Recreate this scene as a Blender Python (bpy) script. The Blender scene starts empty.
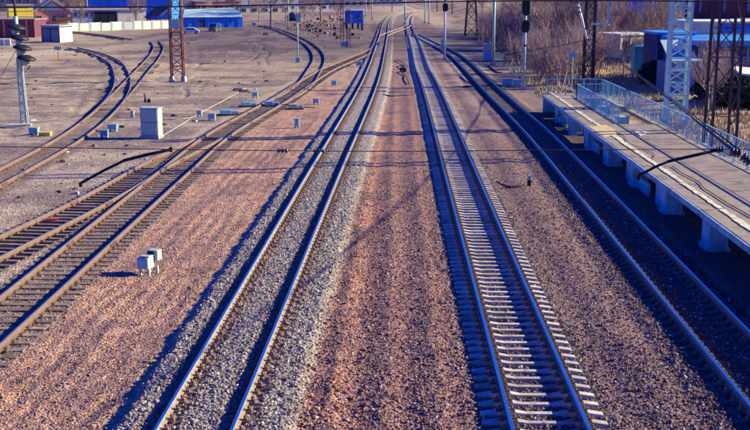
import bpy, bmesh, math, random
import numpy as np
from mathutils import Vector, Matrix, Euler

random.seed(7)
rng = np.random.default_rng(7)
SC = bpy.context.scene
COL = SC.collection
R = math.radians

# ------------------------------------------------------------------ camera
F_PX, CX, CY, HC, PITCH = 1072.0, 375.0, 215.0, 8.84 + 0.40, R(11.75)
cam_d = bpy.data.cameras.new('camera')
cam = bpy.data.objects.new('camera', cam_d)
COL.objects.link(cam)
cam.location = (0, 0, HC)
cam.rotation_euler = (R(90) - PITCH, 0, 0)
cam_d.sensor_width = 36.0
cam_d.lens = F_PX / 750.0 * 36.0
cam_d.clip_start = 0.2
cam_d.clip_end = 9000
SC.camera = cam

# ------------------------------------------------------------------ sky and sun
SUN_EL, SUN_AZ = R(24), R(11)          # azimuth: angle from +X towards +Y
sun_vec = Vector((math.cos(SUN_EL) * math.cos(SUN_AZ), math.cos(SUN_EL) * math.sin(SUN_AZ), math.sin(SUN_EL)))
world = bpy.data.worlds.new('World')
SC.world = world
world.use_nodes = True
wn, wl = world.node_tree.nodes, world.node_tree.links
for n in list(wn): wn.remove(n)
w_out = wn.new('ShaderNodeOutputWorld')
w_bg = wn.new('ShaderNodeBackground')
w_sky = wn.new('ShaderNodeTexSky')
w_sky.sky_type = 'NISHITA'
w_sky.sun_disc = False
w_sky.sun_elevation = SUN_EL
w_sky.sun_rotation = R(90) - SUN_AZ
w_sky.ozone_density = 6.0
w_sky.dust_density = 0.6
w_mul = wn.new('ShaderNodeMix')
w_mul.data_type = 'RGBA'; w_mul.blend_type = 'MULTIPLY'
w_mul.inputs[0].default_value = 1.0
w_mul.inputs[7].default_value = (0.01, 0.47, 2.5, 1)   # the photograph's cold blue grade, the same all over the sky
wl.new(w_sky.outputs[0], w_mul.inputs[6])
wl.new(w_mul.outputs[2], w_bg.inputs[0])
w_bg.inputs[1].default_value = 0.05
wl.new(w_bg.outputs[0], w_out.inputs[0])

sun_d = bpy.data.lights.new('sun', 'SUN')
sun = bpy.data.objects.new('sun', sun_d)
COL.objects.link(sun)
sun_d.energy = 5.0
sun_d.angle = R(0.5)
sun_d.color = (1.0, 0.87, 0.48)
sun.rotation_euler = sun_vec.to_track_quat('Z', 'Y').to_euler()
sun.location = (60, 20, 60)

SC.view_settings.view_transform = 'Standard'
SC.view_settings.look = 'None'
SC.view_settings.gamma = 1.0
SC.view_settings.use_curve_mapping = False
SC.view_settings.exposure = 1.08

# ------------------------------------------------------------------ survey helpers
_ct, _st = math.cos(PITCH), math.sin(PITCH)
def ray(px, py):
    u, v = (px - CX) / F_PX, (CY - py) / F_PX
    return Vector((u, _ct + v * _st, -_st + v * _ct))
def at(px, py, z=0.0):
    "where the line of sight through a picture point meets height z"
    d = ray(px, py); t = (z - HC) / d.z
    return Vector((d.x * t, d.y * t, z))
def off(px, py, Y):
    "where the line of sight meets the upright plane at distance Y"
    d = ray(px, py); t = Y / d.y
    return Vector((d.x * t, Y, HC + d.z * t))

# ------------------------------------------------------------------ mesh helpers
class MB:
    def __init__(s): s.v, s.f, s.m = [], [], []
    def add(s, vs, fs, mi=0):
        b = len(s.v)
        s.v += [tuple(p) for p in vs]
        for f in fs: s.f.append(tuple(i + b for i in f)); s.m.append(mi)
        return s
    def box(s, c, d, rz=0.0, mi=0, taper=1.0, M=None):
        x, y, z = d[0] / 2, d[1] / 2, d[2] / 2
        vs = [Vector((sx * x * (taper if sz > 0 else 1), sy * y * (taper if sz > 0 else 1), sz * z)) for sz in (-1, 1) for sx, sy in ((-1, -1), (1, -1), (1, 1), (-1, 1))]
        if M is not None: vs = [M @ p for p in vs]
        elif rz: Mz = Matrix.Rotation(rz, 3, 'Z'); vs = [Mz @ p for p in vs]
        c = Vector(c)
        return s.add([p + c for p in vs], [(3, 2, 1, 0), (4, 5, 6, 7), (0, 1, 5, 4), (1, 2, 6, 5), (2, 3, 7, 6), (3, 0, 4, 7)], mi)
    def bar(s, a, b, w, h=None, mi=0):
        a, b = Vector(a), Vector(b); h = h or w
        d = (b - a); L = d.length
        if L < 1e-6: return s
        d /= L
        up = Vector((0, 0, 1)) if abs(d.z) < 0.95 else Vector((0, 1, 0))
        x = d.cross(up).normalized() * w / 2; y = x.cross(d).normalized() * h / 2
        vs = [a - x - y, a + x - y, a + x + y, a - x + y, b - x - y, b + x - y, b + x + y, b - x + y]
        return s.add(vs, [(3, 2, 1, 0), (4, 5, 6, 7), (0, 1, 5, 4), (1, 2, 6, 5), (2, 3, 7, 6), (3, 0, 4, 7)], mi)
    def tube(s, pts, r, n=8, mi=0, r2=None):
        pts = [Vector(p) for p in pts]; vs, fs = [], []
        for i, p in enumerate(pts):
            d = (pts[min(i + 1, len(pts) - 1)] - pts[max(i - 1, 0)]).normalized()
            up = Vector((0, 0, 1)) if abs(d.z) < 0.9 else Vector((1, 0, 0))
            x = d.cross(up).normalized(); y = x.cross(d)
            rr = r if r2 is None else r + (r2 - r) * i / max(1, len(pts) - 1)
            for k in range(n):
                a = 2 * math.pi * k / n
                vs.append(p + (x * math.cos(a) + y * math.sin(a)) * rr)
        for i in range(len(pts) - 1):
            for k in range(n):
                k2 = (k + 1) % n
                fs.append((i * n + k, (i + 1) * n + k, (i + 1) * n + k2, i * n + k2))
        fs.append(tuple(range(n))); fs.append(tuple(reversed(range((len(pts) - 1) * n, len(pts) * n))))
        return s.add(vs, fs, mi)
    def lathe(s, prof, c=(0, 0, 0), n=16, mi=0, M=None):
        vs, fs = [], []
        c = Vector(c)
        for (r, z) in prof:
            for k in range(n):
                a = 2 * math.pi * k / n
                p = Vector((r * math.cos(a), r * math.sin(a), z))
                if M is not None: p = M @ p
                vs.append(p + c)
        for i in range(len(prof) - 1):
            for k in range(n):
                k2 = (k + 1) % n
                fs.append((i * n + k, i * n + k2, (i + 1) * n + k2, (i + 1) * n + k))
        fs.append(tuple(reversed(range(n)))); fs.append(tuple(range((len(prof) - 1) * n, len(prof) * n)))
        return s.add(vs, fs, mi)
    def prism(s, poly, depth_vec, mi=0):
        n = len(poly); D = Vector(depth_vec)
        vs = [Vector(p) for p in poly] + [Vector(p) + D for p in poly]
        fs = [tuple(reversed(range(n))), tuple(range(n, 2 * n))] + [(i, (i + 1) % n, (i + 1) % n + n, i + n) for i in range(n)]
        return s.add(vs, fs, mi)
    def mesh(s, name, mats, bevel=0.0, smooth=False):
        me = bpy.data.meshes.new(name)
        me.from_pydata([tuple(p) for p in s.v], [], s.f)
        mats = mats if isinstance(mats, (list, tuple)) else [mats]
        for m in mats: me.materials.append(m)
        me.polygons.foreach_set('material_index', s.m)
        bm = bmesh.new(); bm.from_mesh(me)
        bmesh.ops.recalc_face_normals(bm, faces=bm.faces)
        if bevel > 0:
            es = [e for e in bm.edges if len(e.link_faces) == 2 and e.calc_face_angle(0) > 0.6]
            bmesh.ops.bevel(bm, geom=es, offset=bevel, segments=2, affect='EDGES', profile=0.6)
        bm.to_mesh(me); bm.free()
        if smooth: me.polygons.foreach_set('use_smooth', [True] * len(me.polygons))
        return me

def link(name, data, parent=None, loc=(0, 0, 0), rz=0.0):
    o = bpy.data.objects.new(name, data); COL.objects.link(o)
    o.location = loc; o.rotation_euler = (0, 0, rz)
    if parent is not None: o.parent = parent
    return o
def tag(o, label=None, cat=None, group=None, kind=None):
    if label: o['label'] = label
    if cat: o['category'] = cat
    if group: o['group'] = group
    if kind: o['kind'] = kind
    return o
def thing(name, label, cat, loc=(0, 0, 0), rz=0.0, group=None):
    return tag(link(name, None, None, loc, rz), label, cat, group)
def part(name, mb, mats, parent, bevel=0.0, smooth=False, kind=None, label=None, loc=(0, 0, 0), rz=0.0):
    o = link(name, mb.mesh(name, mats, bevel, smooth), parent, loc, rz)
    return tag(o, label=label, kind=kind)
def copy_tree(o, parent=None):
    c = o.copy(); COL.objects.link(c)
    if parent is not None: c.parent = parent
    for ch in list(o.children): copy_tree(ch, c)
    return c

# ------------------------------------------------------------------ materials
def mat(name, col, rough=0.8, var=0.25, scale=6.0, metal=0.0, bump=0.0, bscale=None, dirt=None, dscale=1.5, spec=0.3, coords='Object', piece=0.0):
    m = bpy.data.materials.new(name); m.use_nodes = True
    N, L = m.node_tree.nodes, m.node_tree.links
    b = N['Principled BSDF']
    b.inputs['Roughness'].default_value = rough
    b.inputs['Metallic'].default_value = metal
    b.inputs['Specular IOR Level'].default_value = spec
    tc = N.new('ShaderNodeTexCoord'); src = tc.outputs[coords]
    nz = N.new('ShaderNodeTexNoise'); nz.inputs['Scale'].default_value = scale; nz.inputs['Detail'].default_value = 6; nz.inputs['Roughness'].default_value = 0.65
    L.new(src, nz.inputs['Vector'])
    mx = N.new('ShaderNodeMix'); mx.data_type = 'RGBA'
    rp = N.new('ShaderNodeMapRange'); rp.inputs[1].default_value = 0.3; rp.inputs[2].default_value = 0.7
    L.new(nz.outputs[0], rp.inputs[0]); L.new(rp.outputs[0], mx.inputs[0])
    lo = [max(0, c * (1 - var)) for c in col]; hi = [min(1, c * (1 + var)) for c in col]
    mx.inputs[6].default_value = (*lo, 1); mx.inputs[7].default_value = (*hi, 1)
    out = mx.outputs[2]
    if dirt:
        n2 = N.new('ShaderNodeTexNoise'); n2.inputs['Scale'].default_value = dscale; n2.inputs['Detail'].default_value = 8; n2.inputs['Roughness'].default_value = 0.7
        L.new(src, n2.inputs['Vector'])
        r2 = N.new('ShaderNodeMapRange'); r2.inputs[1].default_value = 0.5; r2.inputs[2].default_value = 0.66
        L.new(n2.outputs[0], r2.inputs[0])
        m2 = N.new('ShaderNodeMix'); m2.data_type = 'RGBA'; m2.inputs[7].default_value = (*dirt, 1)
        L.new(r2.outputs[0], m2.inputs[0]); L.new(out, m2.inputs[6]); out = m2.outputs[2]
    if piece:
        oi = N.new('ShaderNodeObjectInfo'); pr = N.new('ShaderNodeMapRange'); pr.inputs[3].default_value = 1 - piece; pr.inputs[4].default_value = 1 + piece * 0.45
        L.new(oi.outputs['Random'], pr.inputs[0])
        ps = N.new('ShaderNodeVectorMath'); ps.operation = 'SCALE'; L.new(out, ps.inputs[0]); L.new(pr.outputs[0], ps.inputs['Scale']); out = ps.outputs[0]
        ov = N.new('ShaderNodeVectorMath'); ov.operation = 'MULTIPLY_ADD'; ov.inputs[1].default_value = (37, 91, 53)
        ov.inputs[0].default_value = (1, 1, 1)
        cb_ = N.new('ShaderNodeCombineXYZ')
        for q in range(3): L.new(oi.outputs['Random'], cb_.inputs[q])
        L.new(cb_.outputs[0], ov.inputs[0]); L.new(src, ov.inputs[2])
        L.new(ov.outputs[0], nz.inputs['Vector'])
        if dirt: L.new(ov.outputs[0], n2.inputs['Vector'])
    L.new(out, b.inputs['Base Color'])
    if bump:
        n3 = N.new('ShaderNodeTexNoise'); n3.inputs['Scale'].default_value = bscale or scale * 4; n3.inputs['Detail'].default_value = 4
        L.new(src, n3.inputs['Vector'])
        bp = N.new('ShaderNodeBump'); bp.inputs['Strength'].default_value = bump; bp.inputs['Distance'].default_value = 0.03
        L.new(n3.outputs[0], bp.inputs['Height']); L.new(bp.outputs[0], b.inputs['Normal'])
    return m

M = {}
M['rail_rust'] = mat('rail_rust', (0.30, 0.24, 0.19), 0.85, 0.4, 9, bump=0.2)
M['rail_yard'] = mat('rail_yard', (0.19, 0.12, 0.085), 0.8, 0.3, 5, bump=0.2)
M['rail_head'] = mat('rail_head', (0.42, 0.86, 0.66), 0.26, 0.12, 3, metal=1.0)
M['rail_head_dull'] = mat('rail_head_dull', (0.40, 0.42, 0.38), 0.42, 0.2, 3, metal=0.85)
M['concrete'] = mat('concrete', (0.42, 0.43, 0.40), 0.9, 0.2, 5, bump=0.25, bscale=30, dirt=(0.26, 0.22, 0.2), dscale=2.5)
M['sleeper_concrete'] = mat('sleeper_concrete', (0.50, 0.46, 0.40), 0.9, 0.22, 3, bump=0.25, bscale=40, dirt=(0.30, 0.24, 0.2), dscale=2.0, piece=0.35)
M['sleeper_dirty'] = mat('sleeper_dirty', (0.25, 0.18, 0.145), 0.9, 0.3, 4, bump=0.3, bscale=40, dirt=(0.16, 0.12, 0.11), dscale=3, piece=0.4)
M['sleeper_wood'] = mat('sleeper_wood', (0.22, 0.16, 0.13), 0.92, 0.4, 4, bump=0.4, bscale=20, dirt=(0.34, 0.26, 0.21), dscale=1.2, piece=0.45)
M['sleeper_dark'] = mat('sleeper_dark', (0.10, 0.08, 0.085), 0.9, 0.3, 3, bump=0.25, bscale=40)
M['fastening'] = mat('fastening', (0.17, 0.105, 0.075), 0.85, 0.4, 10, bump=0.2)
M['white_paint'] = mat('white_paint', (0.38, 0.50, 0.42), 0.5, 0.06, 4, dirt=(0.33, 0.42, 0.34), dscale=1.4)
M['grey_paint'] = mat('grey_paint', (0.34, 0.40, 0.37), 0.55, 0.1, 4, dirt=(0.42, 0.4, 0.36), dscale=1.4)
M['galv'] = mat('galv', (0.55, 0.60, 0.62), 0.5, 0.12, 5, dirt=(0.42, 0.42, 0.40), dscale=2.5)
M['black_paint'] = mat('black_paint', (0.02, 0.02, 0.024), 0.5, 0.3, 6)
M['rubber'] = mat('rubber', (0.022, 0.02, 0.022), 0.7, 0.3, 8)
M['lens'] = mat('lens', (0.03, 0.035, 0.04), 0.15, 0.1, 5, spec=0.6)
M['rust_steel'] = mat('rust_steel', (0.24, 0.085, 0.06), 0.8, 0.35, 4, dirt=(0.11, 0.06, 0.06), dscale=2)
M['dark_steel'] = mat('dark_steel', (0.05, 0.035, 0.04), 0.75, 0.35, 4, dirt=(0.10, 0.05, 0.045), dscale=3)
M['blue_box'] = mat('blue_box', (0.20, 0.46, 0.52), 0.5, 0.12, 5, dirt=(0.25, 0.32, 0.34))
M['blue_fence'] = mat('blue_fence', (0.30, 0.62, 0.62), 0.55, 0.15, 6, dirt=(0.22, 0.38, 0.42))
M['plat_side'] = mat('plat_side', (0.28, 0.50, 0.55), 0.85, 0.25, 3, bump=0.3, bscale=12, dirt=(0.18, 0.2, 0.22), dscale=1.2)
M['plat_top'] = mat('plat_top', (0.31, 0.25, 0.19), 0.92, 0.2, 2.5, bump=0.3, bscale=60, dirt=(0.15, 0.12, 0.115), dscale=0.9)
M['plat_line'] = mat('plat_line', (0.66, 0.62, 0.42), 0.8, 0.15, 3, dirt=(0.36, 0.32, 0.26), dscale=1.6)
M['plat_patch'] = mat('plat_patch', (0.58, 0.44, 0.20), 0.85, 0.15, 3, dirt=(0.4, 0.32, 0.2))
M['cream_conc'] = mat('cream_conc', (0.55, 0.56, 0.48), 0.85, 0.12, 1.5, dirt=(0.42, 0.42, 0.38), dscale=0.8)
M['mint_conc'] = mat('mint_conc', (0.42, 0.55, 0.50), 0.85, 0.12, 1.5, dirt=(0.34, 0.42, 0.4), dscale=0.8)
M['wall_grey'] = mat('wall_grey', (0.45, 0.48, 0.48), 0.85, 0.12, 0.6, dirt=(0.33, 0.33, 0.33), dscale=0.3)
M['wall_white'] = mat('wall_white', (0.68, 0.66, 0.56), 0.8, 0.1, 0.5, dirt=(0.5, 0.48, 0.42), dscale=0.3)
M['wall_salmon'] = mat('wall_salmon', (0.62, 0.24, 0.15), 0.85, 0.15, 0.6, dirt=(0.5, 0.26, 0.2), dscale=0.4)
M['wall_maroon'] = mat('wall_maroon', (0.17, 0.05, 0.065), 0.85, 0.25, 0.6, dirt=(0.1, 0.04, 0.06), dscale=0.4)
M['wall_yellow'] = mat('wall_yellow', (0.92, 0.72, 0.05), 0.7, 0.1, 0.8, dirt=(0.8, 0.6, 0.12), dscale=0.5)
M['wall_cream'] = mat('wall_cream', (0.66, 0.58, 0.38), 0.85, 0.1, 0.8, dirt=(0.5, 0.44, 0.32), dscale=0.5)
M['roof_blue'] = mat('roof_blue', (0.04, 0.30, 0.70), 0.5, 0.15, 0.6, dirt=(0.03, 0.14, 0.36), dscale=0.4)
M['wall_blue'] = mat('wall_blue', (0.025, 0.22, 0.75), 0.55, 0.18, 0.6, dirt=(0.02, 0.1, 0.38), dscale=0.5)
M['roof_teal'] = mat('roof_teal', (0.40, 0.60, 0.55), 0.6, 0.15, 0.5, dirt=(0.3, 0.38, 0.36), dscale=0.4)
M['roof_grey'] = mat('roof_grey', (0.34, 0.36, 0.40), 0.8, 0.15, 0.5, dirt=(0.26, 0.24, 0.26), dscale=0.4)
M['roof_purple'] = mat('roof_purple', (0.26, 0.2, 0.22), 0.85, 0.15, 0.5)
M['dark_wall'] = mat('dark_wall', (0.05, 0.07, 0.15), 0.85, 0.3, 0.8, dirt=(0.03, 0.04, 0.08), dscale=0.6)
M['glass'] = mat('glass', (0.03, 0.04, 0.06), 0.08, 0.1, 2, spec=0.8)
M['door_blue'] = mat('door_blue', (0.05, 0.30, 0.50), 0.6, 0.15, 1.5)
M['gate_grey'] = mat('gate_grey', (0.16, 0.2, 0.3), 0.7, 0.15, 1.5)
M['car_white'] = mat('car_white', (0.8, 0.8, 0.76), 0.25, 0.03, 2, spec=0.6)
M['car_dark'] = mat('car_dark', (0.05, 0.08, 0.14), 0.25, 0.1, 2, spec=0.6)
M['bark'] = mat('bark', (0.23, 0.16, 0.155), 0.95, 0.35, 3)
M['bark_pale'] = mat('bark_pale', (0.35, 0.25, 0.22), 0.95, 0.35, 3)
M['pale_mast'] = mat('pale_mast', (0.44, 0.62, 0.58), 0.55, 0.15, 6, dirt=(0.3, 0.42, 0.42))
M['dry_grass'] = mat('dry_grass', (0.40, 0.29, 0.18), 0.95, 0.35, 0.8, coords='Object')
M['evergreen'] = mat('evergreen', (0.035, 0.05, 0.045), 0.9, 0.4, 1.2)
M['red'] = mat('red', (0.5, 0.04, 0.06), 0.6, 0.2, 4)
M['yellow_box'] = mat('yellow_box', (0.7, 0.5, 0.1), 0.6, 0.15, 4)
M['ceramic'] = mat('ceramic', (0.09, 0.05, 0.045), 0.2, 0.2, 5, spec=0.6)
M['ceramic_white'] = mat('ceramic_white', (0.75, 0.74, 0.68), 0.25, 0.1, 5, spec=0.6)

# ------------------------------------------------------------------ track geometry (plan curves x = f(y) from the survey of the picture)
RH_MAIN, RH_YARD = 0.40, 0.26
def curve(pts, z, near=None, far=None, straight=None, ease=6):
    """pts: picture points on the centre line -> dense plan polyline. 'straight' = how many first points make one straight line (least squares)"""
    P = np.array([[*at(x, y, z)[:2]] for x, y in pts])
    o = np.argsort(P[:, 1]); P = P[o]
    if straight:
        k = straight
        a, b = np.polyfit(P[:k, 1], P[:k, 0], 1)
        P[:k, 0] = a * P[:k, 1] + b
    if near is not None:
        s = (P[1, 0] - P[0, 0]) / (P[1, 1] - P[0, 1])
        P = np.vstack([[P[0, 0] + s * (near - P[0, 1]), near], P])
    # monotone-ish cubic (Hermite, finite-difference slopes)
    y, x = P[:, 1], P[:, 0]
    d = np.diff(x) / np.diff(y); m = np.empty_like(x)
    m[0], m[-1] = d[0], d[-1]
    h = np.diff(y)
    m[1:-1] = (d[:-1] * h[1:] + d[1:] * h[:-1]) / (h[1:] + h[:-1])
    yy = np.arange(y[0], y[-1], 0.5)
    i = np.clip(np.searchsorted(y, yy, 'right') - 1, 0, len(y) - 2)
    t = (yy - y[i]) / h[i]
    xx = (2 * t**3 - 3 * t**2 + 1) * x[i] + (t**3 - 2 * t**2 + t) * h[i] * m[i] + (-2 * t**3 + 3 * t**2) * x[i + 1] + (t**3 - t**2) * h[i] * m[i + 1]
    for _ in range(ease):                                     # ease the joints between the surveyed points
        k = np.ones(9) / 9
        xs = np.convolve(np.pad(xx, 4, mode='reflect', reflect_type='odd'), k, 'valid')
        xx = xs
    return np.stack([xx, yy], 1)

T1 = curve([(188.6, 430), (312, 200), (370, 80), (373.9, 70), (379.9, 49), (383.3, 35.8), (386.3, 22.6), (392, 16), (403, 12.4), (424, 9.5)], RH_MAIN, near=8, straight=3)
T2 = curve([(549, 430), (472, 200), (427.5, 80), (423.2, 70), (417, 49), (411, 31), (409, 22), (411, 16), (418, 12)], RH_MAIN, near=8, straight=3)
T3 = curve([(719, 328), (692, 300), (599, 200), (576, 172), (544, 136), (524.5, 118), (503.5, 100), (471.5, 69), (455, 54), (429, 41), (415, 34)], RH_MAIN, near=8, straight=5, ease=60)
CD = curve([(72, 255), (112, 226), (157, 185), (184, 160), (215, 137), (256.5, 112), (271, 104), (304, 83), (325, 70), (352, 58.6), (376, 47.5), (382.6, 39)], RH_YARD, near=18, straight=5)
AB = curve([(21, 234.7), (97, 198), (127, 181), (156, 163), (186, 149), (218, 133)], RH_YARD, near=24, straight=2)
TE = curve([(271, 104), (297, 90), (314, 70), (319, 58.6), (314, 48), (299, 38), (279, 30), (258, 24.4)], RH_YARD)
TF = curve([(10, 170), (63, 142), (98, 116.7), (118, 95), (122.5, 83), (121, 72), (113.5, 61), (96, 53), (72, 47.2)], RH_YARD, near=40)
TG = curve([(102, 113), (112, 103), (139, 73.5), (155, 55), (158.5, 47.5), (154, 40)], RH_YARD)
TX = curve([(383, 36), (389.5, 32.6), (397, 30), (405, 27), (409, 23)], RH_MAIN)
TH = curve([(128, 39), (105, 35.5), (85, 33), (62, 30.5)], RH_YARD)

def arc(c):
    d = np.hypot(np.diff(c[:, 0]), np.diff(c[:, 1]))
    return np.concatenate([[0], np.cumsum(d)])
def sample(c, s):
    S = arc(c)
    return np.interp(s, S, c[:, 0]), np.interp(s, S, c[:, 1])
def lateral(c, X, Y):
    "signed distance right of the centre line, and whether the point lies along it"
    xc = np.interp(Y, c[:, 1], c[:, 0])
    sl = np.interp(Y, c[:, 1], np.gradient(c[:, 0], c[:, 1]))
    return (X - xc) / np.sqrt(1 + sl**2), (Y >= c[0, 1]) & (Y <= c[-1, 1])

# ------------------------------------------------------------------ ground
def sstep(a, b, x):
    t = np.clip((x - a) / (b - a), 0, 1); return t * t * (3 - 2 * t)
_tab = {}
def vnoise(x, y, seed):
    if seed not in _tab: _tab[seed] = np.random.default_rng(seed).random((256, 256))
    T = _tab[seed]
    xi, yi = np.floor(x).astype(int), np.floor(y).astype(int)
    fx, fy = x - xi, y - yi
    fx, fy = fx * fx * (3 - 2 * fx), fy * fy * (3 - 2 * fy)
    g = lambda a, b: T[a & 255, b & 255]
    return (g(xi, yi) * (1 - fx) + g(xi + 1, yi) * fx) * (1 - fy) + (g(xi, yi + 1) * (1 - fx) + g(xi + 1, yi + 1) * fx) * fy
def fbm(x, y, seed, octs=4):
    s, a, t = 0, 0.5, 0
    for k in range(octs):
        s = s + a * vnoise(x * 2**k, y * 2**k, seed + k); t += a; a *= 0.55
    return s / t

def ground_fields(X, Y):
    o1, i1 = lateral(T1, X, Y); o2, i2 = lateral(T2, X, Y); o3, i3 = lateral(T3, X, Y)
    oc, ic = lateral(CD, X, Y); oa, ia = lateral(AB, X, Y); oe, ie = lateral(TE, X, Y)
    of, i_f = lateral(TF, X, Y); og, ig = lateral(TG, X, Y)
    n1 = fbm(X * 0.35, Y * 0.35, 11); n2 = fbm(X * 1.3, Y * 1.3, 23); n3 = fbm(X * 6, Y * 6, 37, 3)
    wob = (n2 - 0.5) * 0.5
    z = (n1 - 0.5) * 0.10 + (n2 - 0.5) * 0.05
    right1 = sstep(0.5, 2.2, o1)                       # the strip right of track 1 lies a little higher
    z = z + right1 * 0.10
    # raked furrows along the tracks
    fur = np.sin(2 * np.pi * (o1 + 0.9 * fbm(X * 0.25, Y * 0.12, 141)) / 0.5) * (0.25 + 1.5 * np.clip(fbm(X * 0.7, Y * 0.25, 143) - 0.3, 0, 1))
    furm = sstep(-1.9, -2.6, o1) * sstep(1.2, 2.2, np.where(ic, oc, 9)) * sstep(95, 60, Y)
    z = z + fur * 0.021 * furm * (0.4 + n1)
    fur2 = np.sin(2 * np.pi * (o2 + 0.2 * n1) / 1.25)
    mid = sstep(2.1, 2.6, o1) * sstep(-1.5, -2.1, o2)
    z = z + fur2 * 0.03 * mid * sstep(120, 60, Y)
    right3 = sstep(1.7, 2.3, o2) * sstep(-1.6, -2.2, o3) * i3
    z = z + right3 * 0.06 * np.sin(2 * np.pi * o2 / 2.6 + 1)
    # ballast beds
    b1 = sstep(1.98, 1.62, np.abs(o1) + wob * 0.5 - 0.12 * (o1 > 0))
    z1 = 0.215 + (n3 - 0.5) * 0.05 - 0.02 * sstep(0.9, 1.6, np.abs(o1)) - 0.055 * sstep(0.42, 0.22, np.abs(np.abs(o1) - 0.8))
    z = z * (1 - b1) + z1 * b1
    b2 = sstep(1.75, 1.25, np.abs(o2) + wob * 0.25)
    z2 = 0.085 + (n3 - 0.5) * 0.05
    z = z * (1 - b2) + z2 * b2
    b3 = sstep(2.0, 1.5, np.abs(o3) + wob * 0.3) * i3
    z3 = 0.15 + (n3 - 0.5) * 0.05
    z = z * (1 - b3) + z3 * b3
    yd = np.zeros_like(z)
    for o, i in ((oc, ic), (oa, ia), (oe, ie), (of, i_f), (og, ig)):
        yd = np.maximum(yd, sstep(1.7, 1.15, np.abs(o) + wob * 0.3) * i)
    yd = yd * (1 - b1) * (1 - b2)
    z = z * (1 - yd) + (0.03 + (n3 - 0.5) * 0.04 - 0.09 * (np.abs(oa) < 1.3) * ia * (np.abs(oc) > 1.5)) * yd
    # land to the right behind the platform: a low bank rising into the brush
    xr = X - np.interp(Y, [0, 60, 120, 200, 400], [17.5, 18, 17.5, 17, 22])
    bank = sstep(2, 26, xr) * sstep(95, 190, Y) * 3.4 + sstep(20, 90, xr) * sstep(120, 300, Y) * 3.0
    z = z + bank + sstep(0, 6, xr) * (n1 - 0.5) * 0.5
    # far left yard: slight unevenness
    xl = -X - np.interp(Y, [0, 40, 100, 300], [17, 19, 16, 14])
    z = z + sstep(0, 8, xl) * (n1 - 0.5) * 0.34 + sstep(0, 8, xl) * (n2 - 0.5) * 0.12
    # far hills
    dist = np.hypot(X, Y)
    z = z + sstep(900, 3200, dist) * (fbm(X / 420, Y / 420, 51) ** 1.5) * 150
    # fine stone relief close to the camera
    px = sstep(60, 22, Y)
    z = z + (vnoise(X * 13, Y * 13, 61) - 0.5) * 0.05 * px * (1 - 0.4 * furm)
    # ---- colours of the materials on the ground (albedo)
    def C(r, g, b): return np.array([r, g, b])
    col = np.ones(X.shape + (3,)) * C(0.40, 0.315, 0.235)                    # pale yard earth
    far = sstep(60, 130, Y)[..., None]
    col = col * (1 - far) + C(0.42, 0.335, 0.22) * far
    def blend(c, m): 
        nonlocal col
        m = np.clip(m, 0, 1)[..., None]; col = col * (1 - m) + np.array(c) * m
    warm = sstep(-1.8, -2.3, o1) * sstep(1.0, 1.6, np.where(ic, oc, 9)) * sstep(170, 80, Y)
    blend((0.43, 0.235, 0.155), warm * (0.62 + 0.38 * n1))
    blend((0.25, 0.155, 0.135), warm * sstep(0.50, 0.68, n2) * 0.6)
    blend((0.20, 0.125, 0.12), warm * sstep(0.52, 0.66, fbm(o1 * 1.6, Y * 0.16, 151)) * 0.6)
    mids = sstep(1.9, 2.3, o1) * sstep(-1.2, -1.7, o2)
    blend((0.26, 0.15, 0.125), mids)
    blend((0.42, 0.22, 0.145), mids * sstep(0.35, 0.6, n1) * sstep(3.8, 2.4, o1) * 0.8)
    blend((0.15, 0.095, 0.10), mids * sstep(0.8, 1.0, np.sin(2 * np.pi * (o2 + 0.3 * n1) / 1.25) * 0.5 + 0.5 + (n2 - 0.5) * 0.6) * 0.75)
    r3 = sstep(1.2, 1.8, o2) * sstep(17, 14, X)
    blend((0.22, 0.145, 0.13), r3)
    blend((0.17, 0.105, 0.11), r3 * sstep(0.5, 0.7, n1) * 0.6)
    blend((0.30, 0.22, 0.18), r3 * sstep(70, 110, Y) * 0.8)
    blend((0.30, 0.22, 0.18), mids * sstep(90, 150, Y) * 0.7)
    blend((0.16, 0.115, 0.12), (mids + r3) * sstep(55, 75, Y) * sstep(0.5, 0.62, fbm(X * 0.5, Y * 0.3, 97)) * 0.6)
    blend((0.11, 0.08, 0.085), sstep(1.3, 2.0, o3) * i3 * (X < 17) * sstep(86, 80, Y))  # platform shade put into the colour of the ground beside and below it
    blend((0.285, 0.25, 0.23), b1)
    blend((0.33, 0.29, 0.24), b1 * sstep(0.9, 1.5, o1) * 0.6)
    blend((0.26, 0.185, 0.15), b1 * sstep(0.6, 0.4, np.abs(np.abs(o1) - 0.8)) * 0.6)
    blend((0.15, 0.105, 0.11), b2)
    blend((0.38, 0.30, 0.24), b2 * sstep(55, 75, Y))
    blend((0.10, 0.07, 0.08), b3 * sstep(1.75, 1.25, np.abs(o3) + wob * 0.5))  # track 3 bed coloured darker where the platform's shadow lies
    blend((0.36, 0.29, 0.22), b3 * sstep(95, 130, Y))
    blend((0.22, 0.16, 0.135), yd * sstep(110, 60, Y))
    blend((0.33, 0.25, 0.19), yd * sstep(60, 110, Y) * 0.6)
    # oil-dark soil in the yard (seeping stains with a shape of their own)
    yard = sstep(-1.8, -2.6, np.where(ic, oc, 0)) * (Y < 240)
    blend((0.13, 0.09, 0.10), yard * sstep(0.50, 0.62, fbm(X * 0.12, Y * 0.22, 71)) * 0.6)
    blend((0.12, 0.085, 0.10), yard * sstep(0.49, 0.60, fbm(X * 0.16, Y * 0.6, 75)) * sstep(60, 80, Y) * 0.65)
    rut = np.minimum(np.abs(np.mod(X + 0.16 * Y + 3 * fbm(X * 0.02, Y * 0.02, 76) * 4, 9.5) - 4.7), np.abs(np.mod(X + 0.16 * Y + 3 * fbm(X * 0.02, Y * 0.02, 76) * 4, 9.5) - 6.2))
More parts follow.
